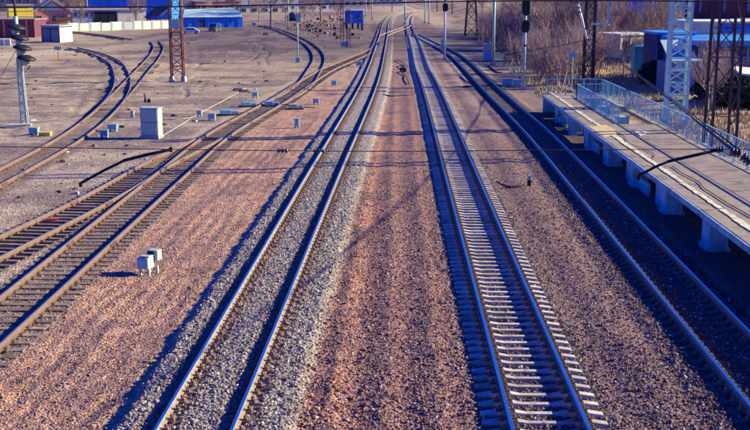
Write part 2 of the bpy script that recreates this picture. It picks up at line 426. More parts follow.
    rutm = yard * sstep(0.34, 0.16, rut) * sstep(70, 90, Y) * sstep(0.35, 0.5, fbm(X * 0.05, Y * 0.05, 77)) * (oc < -9)
    z = z - 0.07 * rutm
    blend((0.15, 0.11, 0.11), rutm * 0.75)
    blend((0.24, 0.18, 0.15), yard * sstep(0.52, 0.62, fbm(X * 0.9, Y * 0.9, 79)) * 0.6)
    blend((0.43, 0.34, 0.22), yard * sstep(0.50, 0.70, fbm(X * 0.08, Y * 0.10, 83)) * sstep(70, 140, Y))
    # pale unpaved road across the yard, far left
    rc = np.interp(X, [-90, -60, -42, -25, 0, 25], [128, 150, 190, 235, 262, 300])
    blend((0.50, 0.41, 0.27), sstep(16, 9, np.abs(Y - rc)) * sstep(10, -10, X))
    # dry grass and leaf litter on the bank
    g = sstep(0.5, 4, xr)
    blend((0.34, 0.245, 0.165), g)
    blend((0.46, 0.34, 0.19), g * sstep(0.42, 0.62, n1))
    blend((0.20, 0.135, 0.12), g * sstep(0.52, 0.72, fbm(X * 0.1, Y * 0.05, 91)) * 0.8)
    gl = sstep(240, 330, Y) * sstep(20, -20, X)
    blend((0.26, 0.19, 0.16), gl * 0.8)
    blend((0.14, 0.10, 0.11), gl * sstep(0.48, 0.6, fbm(X * 0.05, Y * 0.02, 99)) * 0.8)
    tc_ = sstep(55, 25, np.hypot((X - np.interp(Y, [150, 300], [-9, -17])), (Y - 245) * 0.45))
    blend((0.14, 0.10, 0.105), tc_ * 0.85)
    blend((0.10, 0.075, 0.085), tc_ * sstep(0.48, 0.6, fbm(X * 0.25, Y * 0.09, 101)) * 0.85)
    blend((0.10, 0.10, 0.10), sstep(700, 1400, dist))
    rail_z = None
    col = col * (0.86 + 0.28 * n3[..., None])
    return z, col, b1, b2, b3

def build_ground():
    ys = [9.0]
    while ys[-1] < 3600: ys.append(ys[-1] + max(0.10, 0.0055 * ys[-1]) * (1 if ys[-1] < 320 else 3))
    ys = np.array(ys)
    xs = list(np.arange(-21, 19, 0.10))
    def outward(s0, sg, lim):
        o, x, st = [], s0, 0.12
        while abs(x) < lim:
            x += sg * st; st = min(st * 1.045, 180); o.append(x)
        return o
    xs = sorted(outward(-21, -1, 3500)) + xs + outward(xs[-1], 1, 3500)
    xs = np.array(xs)
    X, Y = np.meshgrid(xs, ys)
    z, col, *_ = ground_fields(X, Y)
    ny, nx = X.shape
    me = bpy.data.meshes.new('ground')
    co = np.stack([X, Y, z], -1).reshape(-1, 3)
    idx = np.arange(ny * nx).reshape(ny, nx)
    q = np.stack([idx[:-1, :-1], idx[:-1, 1:], idx[1:, 1:], idx[1:, :-1]], -1).reshape(-1, 4)
    me.vertices.add(len(co)); me.vertices.foreach_set('co', co.ravel())
    me.loops.add(q.size); me.loops.foreach_set('vertex_index', q.ravel().astype(np.int32))
    me.polygons.add(len(q)); me.polygons.foreach_set('loop_start', np.arange(0, q.size, 4, dtype=np.int32))
    me.update()
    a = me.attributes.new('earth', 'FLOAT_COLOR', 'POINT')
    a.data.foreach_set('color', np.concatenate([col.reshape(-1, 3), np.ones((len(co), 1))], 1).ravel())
    me.polygons.foreach_set('use_smooth', [True] * len(me.polygons))
    m = bpy.data.materials.new('earth_gravel'); m.use_nodes = True
    N, L = m.node_tree.nodes, m.node_tree.links
    b = N['Principled BSDF']; b.inputs['Roughness'].default_value = 0.95; b.inputs['Specular IOR Level'].default_value = 0.15
    at_ = N.new('ShaderNodeAttribute'); at_.attribute_name = 'earth'
    tc = N.new('ShaderNodeTexCoord')
    v = N.new('ShaderNodeTexVoronoi'); v.inputs['Scale'].default_value = 17; v.inputs['Randomness'].default_value = 1
    L.new(tc.outputs['Object'], v.inputs['Vector'])
    sep = N.new('ShaderNodeSeparateColor'); L.new(v.outputs['Color'], sep.inputs[0])
    mr = N.new('ShaderNodeMapRange'); mr.inputs[3].default_value = 0.55; mr.inputs[4].default_value = 1.5
    L.new(sep.outputs[0], mr.inputs[0])
    nz = N.new('ShaderNodeTexNoise'); nz.inputs['Scale'].default_value = 1.7; nz.inputs['Detail'].default_value = 8; nz.inputs['Roughness'].default_value = 0.75
    L.new(tc.outputs['Object'], nz.inputs['Vector'])
    mr2 = N.new('ShaderNodeMapRange'); mr2.inputs[1].default_value = 0.3; mr2.inputs[2].default_value = 0.7; mr2.inputs[3].default_value = 0.68; mr2.inputs[4].default_value = 1.28
    L.new(nz.outputs[0], mr2.inputs[0])
    mm = N.new('ShaderNodeMath'); mm.operation = 'MULTIPLY'
    L.new(mr.outputs[0], mm.inputs[0]); L.new(mr2.outputs[0], mm.inputs[1])
    vm = N.new('ShaderNodeVectorMath'); vm.operation = 'SCALE'
    L.new(at_.outputs['Color'], vm.inputs[0]); L.new(mm.outputs[0], vm.inputs['Scale'])
    L.new(vm.outputs[0], b.inputs['Base Color'])
    v2 = N.new('ShaderNodeTexVoronoi'); v2.inputs['Scale'].default_value = 15
    L.new(tc.outputs['Object'], v2.inputs['Vector'])
    bp = N.new('ShaderNodeBump'); bp.inputs['Strength'].default_value = 0.75; bp.inputs['Distance'].default_value = 0.05; bp.invert = True
    L.new(v2.outputs['Distance'], bp.inputs['Height'])
    n4 = N.new('ShaderNodeTexNoise'); n4.inputs['Scale'].default_value = 2.2; n4.inputs['Detail'].default_value = 6
    L.new(tc.outputs['Object'], n4.inputs['Vector'])
    bp2 = N.new('ShaderNodeBump'); bp2.inputs['Strength'].default_value = 0.5; bp2.inputs['Distance'].default_value = 0.12
    L.new(n4.outputs[0], bp2.inputs['Height']); L.new(bp.outputs[0], bp2.inputs['Normal'])
    L.new(bp2.outputs[0], b.inputs['Normal'])
    me.materials.append(m)
    o = link('ground', me); tag(o, kind='structure')
    o['label'] = 'stony railway yard ground with ballast beds, raked earth and a dry bank'
    return o
build_ground()

def ground_z(x, y):
    z, *_ = ground_fields(np.array([[float(x)]]), np.array([[float(y)]]))
    return float(z[0, 0])
def gp(px, py):
    "ground point seen at a picture point"
    p = at(px, py, 0.0)
    for _ in range(3): p = at(px, py, ground_z(p.x, p.y))
    return p

# loose stones lying on the ground (countless): instanced on points
def build_stones():
    n = 380000
    # more stones close by: sample distance with density falling away
    u = rng.random(n)
    Y = 16.5 + (78 - 16.5) * u ** 1.35
    X = (rng.random(n) * 2 - 1) * (0.372 * Y + 0.6)
    z, col, b1, b2, b3 = ground_fields(X, Y)
    bed = np.maximum(np.maximum(b1, b2), b3)
    oc, ic = lateral(CD, X, Y)
    left = sstep(-1.7, -2.0, lateral(T1, X, Y)[0])
    keep = rng.random(n) < sstep(78, 40, Y) * np.clip(0.55 + 0.45 * bed - 0.25 * left, 0, 1)
    for c, hz in ((T1, 0), (T2, 0), (T3, 0), (CD, 0), (AB, 0)):
        o, i = lateral(c, X, Y)
        keep &= ~((np.abs(np.abs(o) - 0.795) < 0.1) & i)
    keep &= X < np.interp(Y, [16, 100], [10.8, 11.4])
    X, Y, z, col, bed, left = X[keep], Y[keep], z[keep], col[keep], bed[keep], left[keep]
    size = (0.013 + 0.030 * rng.random(len(X)) ** 3.2 + 0.012 * (rng.random(len(X)) > 0.985)) * (1 + 0.12 * bed - 0.15 * left)
    tint = col * (0.5 + 0.95 * rng.random((len(X), 1))) * (1 + 0.16 * (rng.random((len(X), 3)) - 0.5))
    pale = rng.random(len(X)) < 0.06
    tint[pale] = tint[pale] * 0.4 + np.array([0.36, 0.33, 0.29])
    me = bpy.data.meshes.new('stones'); me.vertices.add(len(X))
    me.vertices.foreach_set('co', np.stack([X, Y, z + size * 0.25], -1).ravel())
    a = me.attributes.new('tint', 'FLOAT_COLOR', 'POINT'); a.data.foreach_set('color', np.concatenate([np.clip(tint, 0.02, 0.8), np.ones((len(X), 1))], 1).ravel())
    a = me.attributes.new('size', 'FLOAT_VECTOR', 'POINT')
    a.data.foreach_set('vector', (size[:, None] * (0.7 + 0.7 * rng.random((len(X), 3)))).ravel())
    a = me.attributes.new('turn', 'FLOAT_VECTOR', 'POINT')
    a.data.foreach_set('vector', (rng.random((len(X), 3)) * 6.28).ravel())
    m = bpy.data.materials.new('stone'); m.use_nodes = True
    N, L = m.node_tree.nodes, m.node_tree.links
    b = N['Principled BSDF']; b.inputs['Roughness'].default_value = 0.9; b.inputs['Specular IOR Level'].default_value = 0.2
    t = N.new('ShaderNodeAttribute'); t.attribute_type = 'INSTANCER'; t.attribute_name = 'tint'
    L.new(t.outputs['Color'], b.inputs['Base Color'])
    o = link('ballast_stones', me)
    tag(o, kind='stuff'); o['label'] = 'loose crushed stones scattered over the ballast and earth'
    g = bpy.data.node_groups.new('scatter_stones', 'GeometryNodeTree')
    g.interface.new_socket('Geometry', in_out='INPUT', socket_type='NodeSocketGeometry')
    g.interface.new_socket('Geometry', in_out='OUTPUT', socket_type='NodeSocketGeometry')
    N, L = g.nodes, g.links
    gi, go = N.new('NodeGroupInput'), N.new('NodeGroupOutput')
    ico = N.new('GeometryNodeMeshIcoSphere'); ico.inputs['Radius'].default_value = 1.0; ico.inputs['Subdivisions'].default_value = 1
    sp = N.new('GeometryNodeSetPosition')
    rv = N.new('FunctionNodeRandomValue'); rv.data_type = 'FLOAT_VECTOR'
    rv.inputs[0].default_value = (-0.32,) * 3; rv.inputs[1].default_value = (0.32,) * 3
    L.new(ico.outputs[0], sp.inputs['Geometry']); L.new(rv.outputs[0], sp.inputs['Offset'])
    sm = N.new('GeometryNodeSetMaterial'); sm.inputs['Material'].default_value = m
    L.new(sp.outputs[0], sm.inputs[0])
    ip = N.new('GeometryNodeInstanceOnPoints')
    L.new(gi.outputs[0], ip.inputs['Points']); L.new(sm.outputs[0], ip.inputs['Instance'])
    for nm, sock in (('turn', 'Rotation'), ('size', 'Scale')):
        na = N.new('GeometryNodeInputNamedAttribute'); na.data_type = 'FLOAT_VECTOR'; na.inputs[0].default_value = nm
        if sock == 'Rotation':
            er = N.new('FunctionNodeEulerToRotation'); L.new(na.outputs[0], er.inputs[0]); L.new(er.outputs[0], ip.inputs[sock])
        else: L.new(na.outputs[0], ip.inputs[sock])
    L.new(ip.outputs[0], go.inputs[0])
    md = o.modifiers.new('scatter', 'NODES'); md.node_group = g
build_stones()

# ------------------------------------------------------------------ railway tracks
RAIL = [(-0.075, 0), (0.075, 0), (0.075, 0.012), (0.012, 0.03), (0.012, 0.13), (0.036, 0.142), (0.036, 0.172), (0.028, 0.18), (-0.028, 0.18), (-0.036, 0.172), (-0.036, 0.142), (-0.012, 0.13), (-0.012, 0.03), (-0.075, 0.012)]
HEAD_FACES = {6, 7, 8}
def rail_mb(c, side, z_top, s0, s1, dz=0.0, gauge=0.795):
    S = arc(c); L = S[-1]
    s0, s1 = max(0, s0), min(L, s1)
    st = [s0]
    while st[-1] < s1: st.append(st[-1] + (1.0 if st[-1] < 120 else 3.0))
    st[-1] = s1
    st = np.array(st)
    x, y = sample(c, st)
    tx, ty = np.gradient(x), np.gradient(y)
    n = np.hypot(tx, ty); tx, ty = tx / n, ty / n
    nx, ny = ty, -tx                                  # to the right
    mb = MB(); k = len(RAIL); vs, fs, ms = [], [], []
    jit = (np.array([vnoise(np.array([s * 0.13]), np.array([side * 7.7]), 5)[0] for s in st]) - 0.5) * 0.012
    for i in range(len(st)):
        for (u, w) in RAIL:
            o = side * gauge + u + jit[i]
            vs.append((x[i] + nx[i] * o, y[i] + ny[i] * o, z_top - 0.18 + w + dz))
    for i in range(len(st) - 1):
        for j in range(k):
            j2 = (j + 1) % k
            fs.append((i * k + j, i * k + j2, (i + 1) * k + j2, (i + 1) * k + j)); ms.append(1 if j in HEAD_FACES else 0)
    fs += [tuple(reversed(range(k))), tuple(range((len(st) - 1) * k, len(st) * k))]; ms += [0, 0]
    mb.v, mb.f, mb.m = vs, fs, ms
    return mb

def concrete_sleeper(detail=True):
    "B70-like shape along x: high rail seats, waisted middle, sloping ends; z=0 is the rail seat"
    mb = MB()
    prof = [(-1.35, -0.05, .13), (-1.0, 0.0, .135), (-0.6, 0.0, .13), (-0.35, -0.045, .105), (0.35, -0.045, .105), (0.6, 0.0, .13), (1.0, 0.0, .135), (1.35, -0.05, .13)]
    vs, fs = [], []
    for (x, z, w) in prof:
        vs += [(x, -w, -0.2), (x, w, -0.2), (x, w * 0.72, z), (x, -w * 0.72, z)]
    for i in range(len(prof) - 1):
        for j in range(4):
            fs.append((i * 4 + j, i * 4 + (j + 1) % 4, i * 4 + 4 + (j + 1) % 4, i * 4 + 4 + j))
    fs += [(3, 2, 1, 0), tuple(range(len(prof) * 4 - 4, len(prof) * 4))]
    mb.add(vs, fs)
    return mb
def fastening_mb(side, wood=False):
    mb = MB(); x = side * 0.795
    if wood:
        mb.box((x, 0, 0.012), (0.34, 0.15, 0.024))
        for s in (-1, 1):
            for t in (-1, 1): mb.box((x + s * 0.115, t * 0.04, 0.04), (0.035, 0.035, 0.05))
    else:
        mb.box((x, 0, 0.01), (0.42, 0.19, 0.02))
        for s in (-1, 1):
            mb.box((x + s * 0.15, 0, 0.045), (0.09, 0.14, 0.06), taper=0.75)
            mb.lathe([(0.03, 0), (0.03, 0.06), (0.015, 0.075)], (x + s * 0.13, 0, 0.06), n=6)
    return mb

DIRTY_SLEEPER = concrete_sleeper().mesh('sleeper', M['sleeper_dirty'], bevel=0.012)
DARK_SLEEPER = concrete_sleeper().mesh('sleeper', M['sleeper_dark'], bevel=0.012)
SLEEPER_ME = concrete_sleeper().mesh('sleeper', M['sleeper_concrete'], bevel=0.012)
def wood_me(k, L=2.75):
    mb = MB(); mb.box((0, 0, -0.09), (L, 0.24, 0.18)); me = mb.mesh('sleeper', M['sleeper_wood'], bevel=0.015)
    for v in me.vertices: v.co.z += random.uniform(-.008, .008); v.co.x += random.uniform(-.03, .03)
    return me
WOOD = [wood_me(k) for k in range(4)]
WOOD_LONG = [wood_me(k, 4.2) for k in range(2)]
FAST_ME = [fastening_mb(s).mesh('fastening', M['fastening']) for s in (-1, 1)]
FAST_WOOD = [fastening_mb(s, True).mesh('fastening', M['rail_yard']) for s in (-1, 1)]

def bulk(name, me, mats, places, parent):
    "the far pieces past the limit, joined"
    vs = np.empty(len(me.vertices) * 3); me.vertices.foreach_get('co', vs); vs = vs.reshape(-1, 3)
    fs = [tuple(p.vertices) for p in me.polygons]
    mb = MB()
    for (x, y, z, a) in places:
        ca, sa = math.cos(a), math.sin(a)
        mb.add([(v[0] * ca - v[1] * sa + x, v[0] * sa + v[1] * ca + y, v[2] + z) for v in vs], fs)
    if mb.v:
        me2 = bpy.data.meshes.new(name); me2.from_pydata(mb.v, [], mb.f); me2.materials.append(mats)
        tag(link(name, me2, parent), kind='stuff')

SIMPLE_SLEEPER = MB().box((0, 0, -0.06), (2.7, 0.2, 0.12)).mesh('sleeper_far', M['sleeper_concrete'])
SIMPLE_WOOD = MB().box((0, 0, -0.06), (2.75, 0.24, 0.12)).mesh('sleeper_far', M['sleeper_wood'])

def track(c, label, z_top, y0, y1, kind='concrete', spacing=0.543, n_max=300, n_fast=60, head='rail_head', foot='rail_rust', dz=0.0, skip=None, far_to=260, rail_to=None, sink=0.0):
    S = arc(c)
    s0 = float(np.interp(y0, c[:, 1], S)); s1 = float(np.interp(y1, c[:, 1], S))
    x0, y0_ = sample(c, s0)
    root = thing('railway_track', label, 'railway track', (0, 0, 0))
    if kind == 'wood':
        s = s0 + 6.0
        while s < min(s1, s0 + 70):
            x, y = sample(c, s); xa, ya = sample(c, s + 0.3); a = math.atan2(float(ya - y), float(xa - x)) - math.pi / 2
            for side in (-1, 1):
                mb = MB(); e = side * 0.795
                for t in (-1, 1):
                    mb.box((e + t * 0.032, 0, z_top - 0.10), (0.04, 0.82, 0.09))
                    for j in range(4): mb.box((e + t * 0.062, -0.3 + j * 0.2, z_top - 0.10), (0.03, 0.045, 0.045))
                part('joint_bar', mb, M['rust_steel'], root, loc=(float(x), float(y), dz), rz=a)
            s += 12.5
    for side in (-1, 1):
        part('rail', rail_mb(c, side, z_top, s0, rail_to or s1, dz), [M[foot], M[head]], root)
    seat = z_top - 0.18 - 0.012 - sink
    far = []
    k, s = 0, s0 + 0.2
    while s < s1 - 0.2:
        x, y = sample(c, s); xa, ya = sample(c, s + 0.3)
        a = math.atan2(float(ya - y), float(xa - x)) - math.pi / 2
        s += spacing * (1 + random.uniform(-.03, .03) * (2.5 if kind == 'wood' else 1))
        if skip and skip(float(x), float(y)): continue
        vis = abs(float(x)) < 0.362 * float(y) + 2.0
        if not vis: continue
        if k < n_max and y < far_to:
            if kind == 'wood': me = random.choice(WOOD)
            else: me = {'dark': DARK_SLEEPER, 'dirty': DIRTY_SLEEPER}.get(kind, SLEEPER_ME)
            o = link('sleeper', me, root, (float(x), float(y), seat + random.uniform(-.008, .004)), a + random.uniform(-.012, .012) * (2.2 if kind == 'wood' else 1))
            if k < n_fast:
                for f in (FAST_WOOD if kind == 'wood' else FAST_ME): link('fastening', f, o)
            k += 1
        elif y < far_to: far.append((float(x), float(y), seat, a))
    if far: bulk('far_sleepers', SIMPLE_WOOD if kind == 'wood' else SIMPLE_SLEEPER, M['sleeper_wood' if kind == 'wood' else 'sleeper_concrete'], far, root)
    return root

track(T1, 'shiny straight track with sleepers buried in a raised grey ballast bed', RH_MAIN, 15, 900, kind='dirty', n_fast=280, far_to=170)
track(T2, 'straight track with clean pale concrete sleepers standing free of the stones', RH_MAIN, 15, 620, n_fast=200, far_to=230)
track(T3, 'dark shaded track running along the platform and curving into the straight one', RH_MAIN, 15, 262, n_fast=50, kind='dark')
track(CD, 'rusty yard track on wooden sleepers beside the white dwarf signal, joining the straight track', RH_YARD, 20, 208, kind='wood', spacing=0.6, n_fast=70, head='rail_head_dull', foot='rail_yard')
def near_cd(x, y): return abs(float(lateral(CD, np.array(x), np.array(y))[0])) < 1.35
track(AB, 'rusty diverging branch of the wooden yard turnout nearest the corner', RH_YARD, 28, 68, kind='wood', spacing=0.6, n_fast=70, head='rail_head_dull', foot='rail_yard', dz=-0.006, skip=near_cd)
def near_cd2(x, y): return abs(float(lateral(CD, np.array(x), np.array(y))[0])) < 2.2
track(TE, 'rusty siding that bends away behind the slim white post', RH_YARD, 88, 300, kind='wood', spacing=0.62, n_max=160, n_fast=0, sink=0.05, head='rail_head_dull', foot='rail_yard', dz=-0.006, skip=near_cd2)
track(TF, 'rusty siding that curls round towards the garage hut', RH_YARD, 45, 180, kind='wood', spacing=0.62, n_max=160, n_fast=30, sink=0.05, head='rail_head_dull', foot='rail_yard')
def near_tf(x, y): return abs(float(lateral(TF, np.array(x), np.array(y))[0])) < 2.2
track(TG, 'rusty siding that curves off towards the rust red lattice mast', RH_YARD, 80, 204, kind='wood', spacing=0.62, n_max=140, n_fast=0, sink=0.05, head='rail_head_dull', foot='rail_yard', dz=-0.006, skip=near_tf)
track(TX, 'crossover track linking the two straight lines far off', RH_MAIN, 222, 330, n_max=0, n_fast=0, dz=-0.006, far_to=0)
track(TH, 'short far siding running past the concrete panel fence', RH_YARD, 195, 260, kind='wood', n_max=60, n_fast=0, head='rail_head_dull', foot='rail_rust')
# ------------------------------------------------------------------ the station platform
PZ = 1.50                                              # top of the platform
e0, e1 = at(542, 94.5, PZ), at(750, 247.5, PZ)         # track-side top edge
pd = (e0 - e1); pd.z = 0; pd.normalize()               # along the platform, away from the camera
pn = Vector((pd.y, -pd.x, 0))                          # across, to the right
P0 = e1 - pd * 16                                      # near end, out of the picture
PL = (e0 - P0).length
PW = 4.75
p_ang = math.atan2(pd.y, pd.x) - math.pi / 2
plat = thing('station_platform', 'long raised concrete platform with a worn pale edge line beside the shaded track', 'platform', P0 * 1.0 - Vector((0, 0, PZ)), p_ang)
# local frame: x across to the right from the edge, y along, z up from the ground
SLAB = 6.4
nsl = int(math.ceil(PL / SLAB)); off_y = PL - nsl * SLAB
stair_y0, stair_y1, stair_x0, stair_x1 = None, None, 2.35, 4.35
Ys = [(at(x, y, PZ) - P0).dot(pd) for x, y in ((640, 124), (592, 97))]
stair_y0, stair_y1 = Ys[0], Ys[1] - 1.0
for i in range(nsl):
    y0 = off_y + i * SLAB
    mb = MB(); mb.box((0.30, y0 + SLAB / 2, PZ - 0.11 + random.uniform(-.012, .004)), (0.60, SLAB - 0.03, 0.22)); part('edge_slab', mb, M['plat_side'], plat, bevel=0.015)
    # walking slabs, two across
    for (xa, xb) in ((0.6, 2.3), (2.3, PW)):
        segs = [(y0, y0 + SLAB)]
        if xa > 2 and y0 + SLAB > stair_y0 and y0 < stair_y1:
            segs = [(y0, min(y0 + SLAB, stair_y0)), (max(y0, stair_y1), y0 + SLAB)]
            mb = MB(); mb.box(((stair_x1 + PW) / 2, y0 + SLAB / 2, PZ - 0.125), (PW - stair_x1 - 0.02, SLAB - 0.02, 0.2)); part('deck_slab', mb, M['plat_top'], plat, bevel=0.01)
        for (a, b) in segs:
            if b - a < 0.2: continue
            mb = MB(); mb.box(((xa + xb) / 2, (a + b) / 2, PZ - 0.11 + random.uniform(-.01, .006)), (xb - xa - 0.025, b - a - 0.025, 0.2)); part('deck_slab', mb, M['plat_top'], plat, bevel=0.01)
    # asphalt skin on the edge slab
    mb = MB(); mb.box((0.34, y0 + SLAB / 2, PZ + 0.006), (0.48, SLAB - 0.05, 0.012)); part('edge_topping', mb, M['plat_top'], plat)
    # supporting pier under each joint
    if y0 > 1:
        mb = MB()
        mb.box((0.62, y0 - 0.02, (PZ - 0.22) / 2), (0.72, 0.95, PZ - 0.22)); mb.box((0.62, y0 - 0.02, 0.12), (0.86, 1.15, 0.24))
        part('pier', mb, M['plat_side'], plat, bevel=0.03)
        mb = MB(); mb.box((3.6, y0, (PZ - 0.22) / 2), (0.8, 0.9, PZ - 0.22)); part('pier', mb, M['plat_side'], plat, bevel=0.03)
    if y0 > 26:
        # thin infill wall with a dark opening behind the edge
        mb = MB()
        mb.box((0.5, y0 + 1.35, 0.64), (0.10, 1.7, 1.26)); part('infill_panel', mb, M['plat_side'], plat, bevel=0.01)
        if i % 2: mb = MB(); mb.box((0.5, y0 + 4.7, 0.34), (0.10, 2.2, 0.66)); part('infill_panel', mb, M['plat_side'], plat, bevel=0.01)
mb = MB(); mb.box((2.4, PL + 0.06, PZ / 2 - 0.02), (4.6, 0.12, PZ - 0.05)); part('end_wall', mb, M['plat_side'], plat)
# the worn pale warning line, broken where the paint has gone
yy = 1.0; k = 0
while yy < PL - 1.0:
    ln = random.uniform(1.2, 3.4)
    if not (random.random() < 0.10 and k > 2):
        w = random.uniform(0.20, 0.30)
        mb = MB(); n = 7; c = 0.86 + random.uniform(-.02, .02)
        lft = [(c - w / 2 + random.uniform(-.03, .03), yy + ln * j / n) for j in range(n + 1)]
        rgt = [(c + w / 2 + random.uniform(-.04, .04), yy + ln * j / n) for j in range(n + 1)]
        mb.prism([(x, y, PZ + 0.012) for x, y in lft] + [(x, y, PZ + 0.012) for x, y in reversed(rgt)], (0, 0, 0.006))
        part('edge_line', mb, M['plat_line'], plat)
    yy += ln + random.uniform(0.02, 0.14); k += 1
# sand-coloured repair patch
q = [(at(x, y, PZ) - P0) for x, y in ((589, 127), (604, 137), (622, 134), (606, 125))]
mb = MB(); mb.prism([(p.dot(pn), p.dot(pd), PZ + 0.011) for p in q], (0, 0, 0.012)); part('repair_patch', mb, M['plat_patch'], plat)
q = [(at(x, y, PZ) - P0) for x, y in ((633, 131), (640, 136), (650, 133), (640, 130))]
mb = MB(); mb.prism([(p.dot(pn), p.dot(pd), PZ + 0.011) for p in q], (0, 0, 0.012)); part('repair_patch', mb, M['plat_line'], plat)
# stairwell
mb = MB()
for j in range(7):
    h = PZ - 0.2 * (j + 1)
    mb.box(((stair_x0 + stair_x1) / 2, stair_y0 + 0.5 + 0.32 * j, h / 2), (stair_x1 - stair_x0 - 0.1, 0.32, max(h, 0.05)))
part('stair_flight', mb, M['plat_side'], plat)

def fence_run(root, a, b, h=1.1, step=2.0, gap=0.13, mid=True, r=0.03, zb=0.0):
    "posts, a top and bottom rail and a panel of thin bars for each bay"
    a, b = Vector(a), Vector(b); L = (b - a).length; n = max(1, round(L / step)); d = (b - a) / n
    for i in range(n + 1):
        p = a + d * i
        mb = MB(); mb.box(p + Vector((0, 0, h / 2 + 0.02)), (0.06, 0.06, h + 0.04)); mb.box(p + Vector((0, 0, 0.012)), (0.14, 0.14, 0.024)); part('post', mb, M['blue_fence'], root)
    up = Vector((0, 0, 1))
    for i in range(n):
        p, q = a + d * i, a + d * (i + 1); u = d.normalized() * 0.03
        mb = MB(); mb.bar(p + u + up * h, q - u + up * h, 0.05, 0.05); part('top_rail', mb, M['blue_fence'], root)
        mb = MB(); mb.bar(p + u + up * 0.12, q - u + up * 0.12, 0.04, 0.04); part('bottom_rail', mb, M['blue_fence'], root)
        mb = MB(); k = max(2, int(d.length / gap))
        for j in range(1, k):
            t = p + d * (j / k) + Vector((0, 0, 0))
            sx = random.uniform(-.012, .012)
            mb.bar(t + up * 0.13, t + up * (h - 0.02) + d.normalized() * sx, 0.026, 0.026)
        part('balusters', mb, M['blue_fence'], root, kind='stuff')
def plat_pt(x, y): return P0 + pn * x + pd * y
ra = plat_pt(PW - 0.12, 0); rb = plat_pt(PW - 0.12, PL - 0.3)
rail_l = thing('platform_railing', 'long light blue barred railing along the back of the platform', 'railing', ra)
fence_run(rail_l, (0, 0, 0), rb - ra, h=1.15, step=2.1, gap=0.3)
for nm, pts, lb in (('stair_railing', [(stair_x0 - .15, stair_y0 + 0.1), (stair_x0 - .15, stair_y1 + .1), (stair_x1 + .1, stair_y1 + .1)], 'light blue barred railing wrapped round the stairwell in the platform'),
                    ):
    o0 = plat_pt(*pts[0]); rt = thing(nm, lb, 'railing', o0)
    for i in range(len(pts) - 1): fence_run(rt, plat_pt(*pts[i]) - o0, plat_pt(*pts[i + 1]) - o0, h=1.05, step=1.9, gap=0.28)
o0 = plat_pt(0.4, PL - 0.1)
rt = thing('end_railing', 'sparse pale blue railing closing off the far end of the platform', 'railing', o0)
fence_run(rt, (0, 0, 0), plat_pt(PW - 0.2, PL - 0.1) - o0, h=1.2, step=1.4, gap=0.45)

# black strands laid in place of the shadow lines on the platform
def cable_thing(name, label, pts, r=0.025, cat='cable', m='rubber', n=6, group=None):
    pts = [Vector(p) for p in pts]; o = pts[0].copy()
    # smooth the run
    P = []
    for i in range(len(pts) - 1):
        p0, p1, p2, p3 = pts[max(0, i - 1)], pts[i], pts[i + 1], pts[min(len(pts) - 1, i + 2)]
        for t in (0, .2, .4, .6, .8):
            P.append(0.5 * ((2 * p1) + (p2 - p0) * t + (2 * p0 - 5 * p1 + 4 * p2 - p3) * t * t + (3 * p1 - p0 - 3 * p2 + p3) * t ** 3))
    P.append(pts[-1])
    mb = MB(); mb.tube([p - o for p in P], r, n)
    ob = link(name, mb.mesh(name, M[m], smooth=True), None, o)
    return tag(ob, label, cat, group)
cable_thing('shadow_strand', 'thin black strand in place of the railing shadow along the platform middle', [at(x, y, PZ + 0.03) for x, y in ((672, 166), (682, 173), (690, 177), (699, 182), (704, 188), (712, 193), (724, 201), (738, 209), (752, 217))], 0.018)
cable_thing('shadow_strand', 'thin black strand in place of a shadow line by the repair patch', [at(x, y, PZ + 0.03) for x, y in ((617, 133), (625, 137), (629, 143), (640, 147), (650, 152), (655, 155), (652, 158))], 0.014)

# ------------------------------------------------------------------ lattice masts
def lattice_mast(name, label, loc, H, w, d, m, rz=0.0, taper=0.8, bay=1.0, leg=0.13, brace=0.055, footing=True, group=None, foot_h=0.6):
    root = thing(name, label, 'lattice mast', loc, rz, group)
    def c(sx, sy, z):
        k = 1 + (taper - 1) * z / H
        return Vector((sx * w / 2 * k, sy * d / 2 * k, z))
    z0 = foot_h if footing else 0
    for sx, sy in ((-1, -1), (1, -1), (1, 1), (-1, 1)):
        mb = MB(); mb.bar(c(sx, sy, z0 - 0.1), c(sx, sy, H), leg, leg); part('leg', mb, M[m], root)
    n = max(3, int((H - z0) / bay))
    mb = MB()
    for i in range(n):
        za, zb = z0 + (H - z0) * i / n, z0 + (H - z0) * (i + 1) / n
        for (a, b) in (((-1, -1), (1, -1)), ((1, -1), (1, 1)), ((1, 1), (-1, 1)), ((-1, 1), (-1, -1))):
            if i % 2: a, b = b, a
            mb.bar(c(*a, za), c(*b, zb), brace, brace)
            mb.bar(c(*a, zb), c(*b, zb), brace * 0.8, brace * 0.8)
    part('bracing', mb, M[m], root, kind='stuff')
    if footing:
        for sx in (-1, 1):
            mb = MB(); p = c(sx, 0, 0); mb.box((p.x, 0, foot_h / 2 - 0.1), (0.55, d + 0.5, foot_h + 0.2), taper=0.72)
            part('footing', mb, M['grey_paint'], root, bevel=0.04)
    return root
p = gp(178, 82)
lm = lattice_mast('lattice_mast', 'rust red lattice mast on two pale footings between the sidings', p, 14.5, 1.25, 0.9, 'rust_steel', taper=0.86, bay=1.05, leg=0.16, brace=0.07)
mb = MB(); mb.box((0, -0.62, 6.1), (1.1, 0.04, 0.8)); part('sign_plate', mb, M['white_paint'], lm)
mb = MB(); mb.box((0, 0, 5.2), (1.35, 1.0, 0.12)); part('collar', mb, M['rust_steel'], lm)
pm = gp(723, 148); pm = Vector((19.75, 61.0, ground_z(19.75, 61.0)))
lattice_mast('lattice_mast', 'tall nearly black lattice mast standing behind the platform railing', pm, 17.0, 1.45, 1.2, 'dark_steel', rz=R(4), taper=0.85, bay=1.5, leg=0.13, brace=0.05)
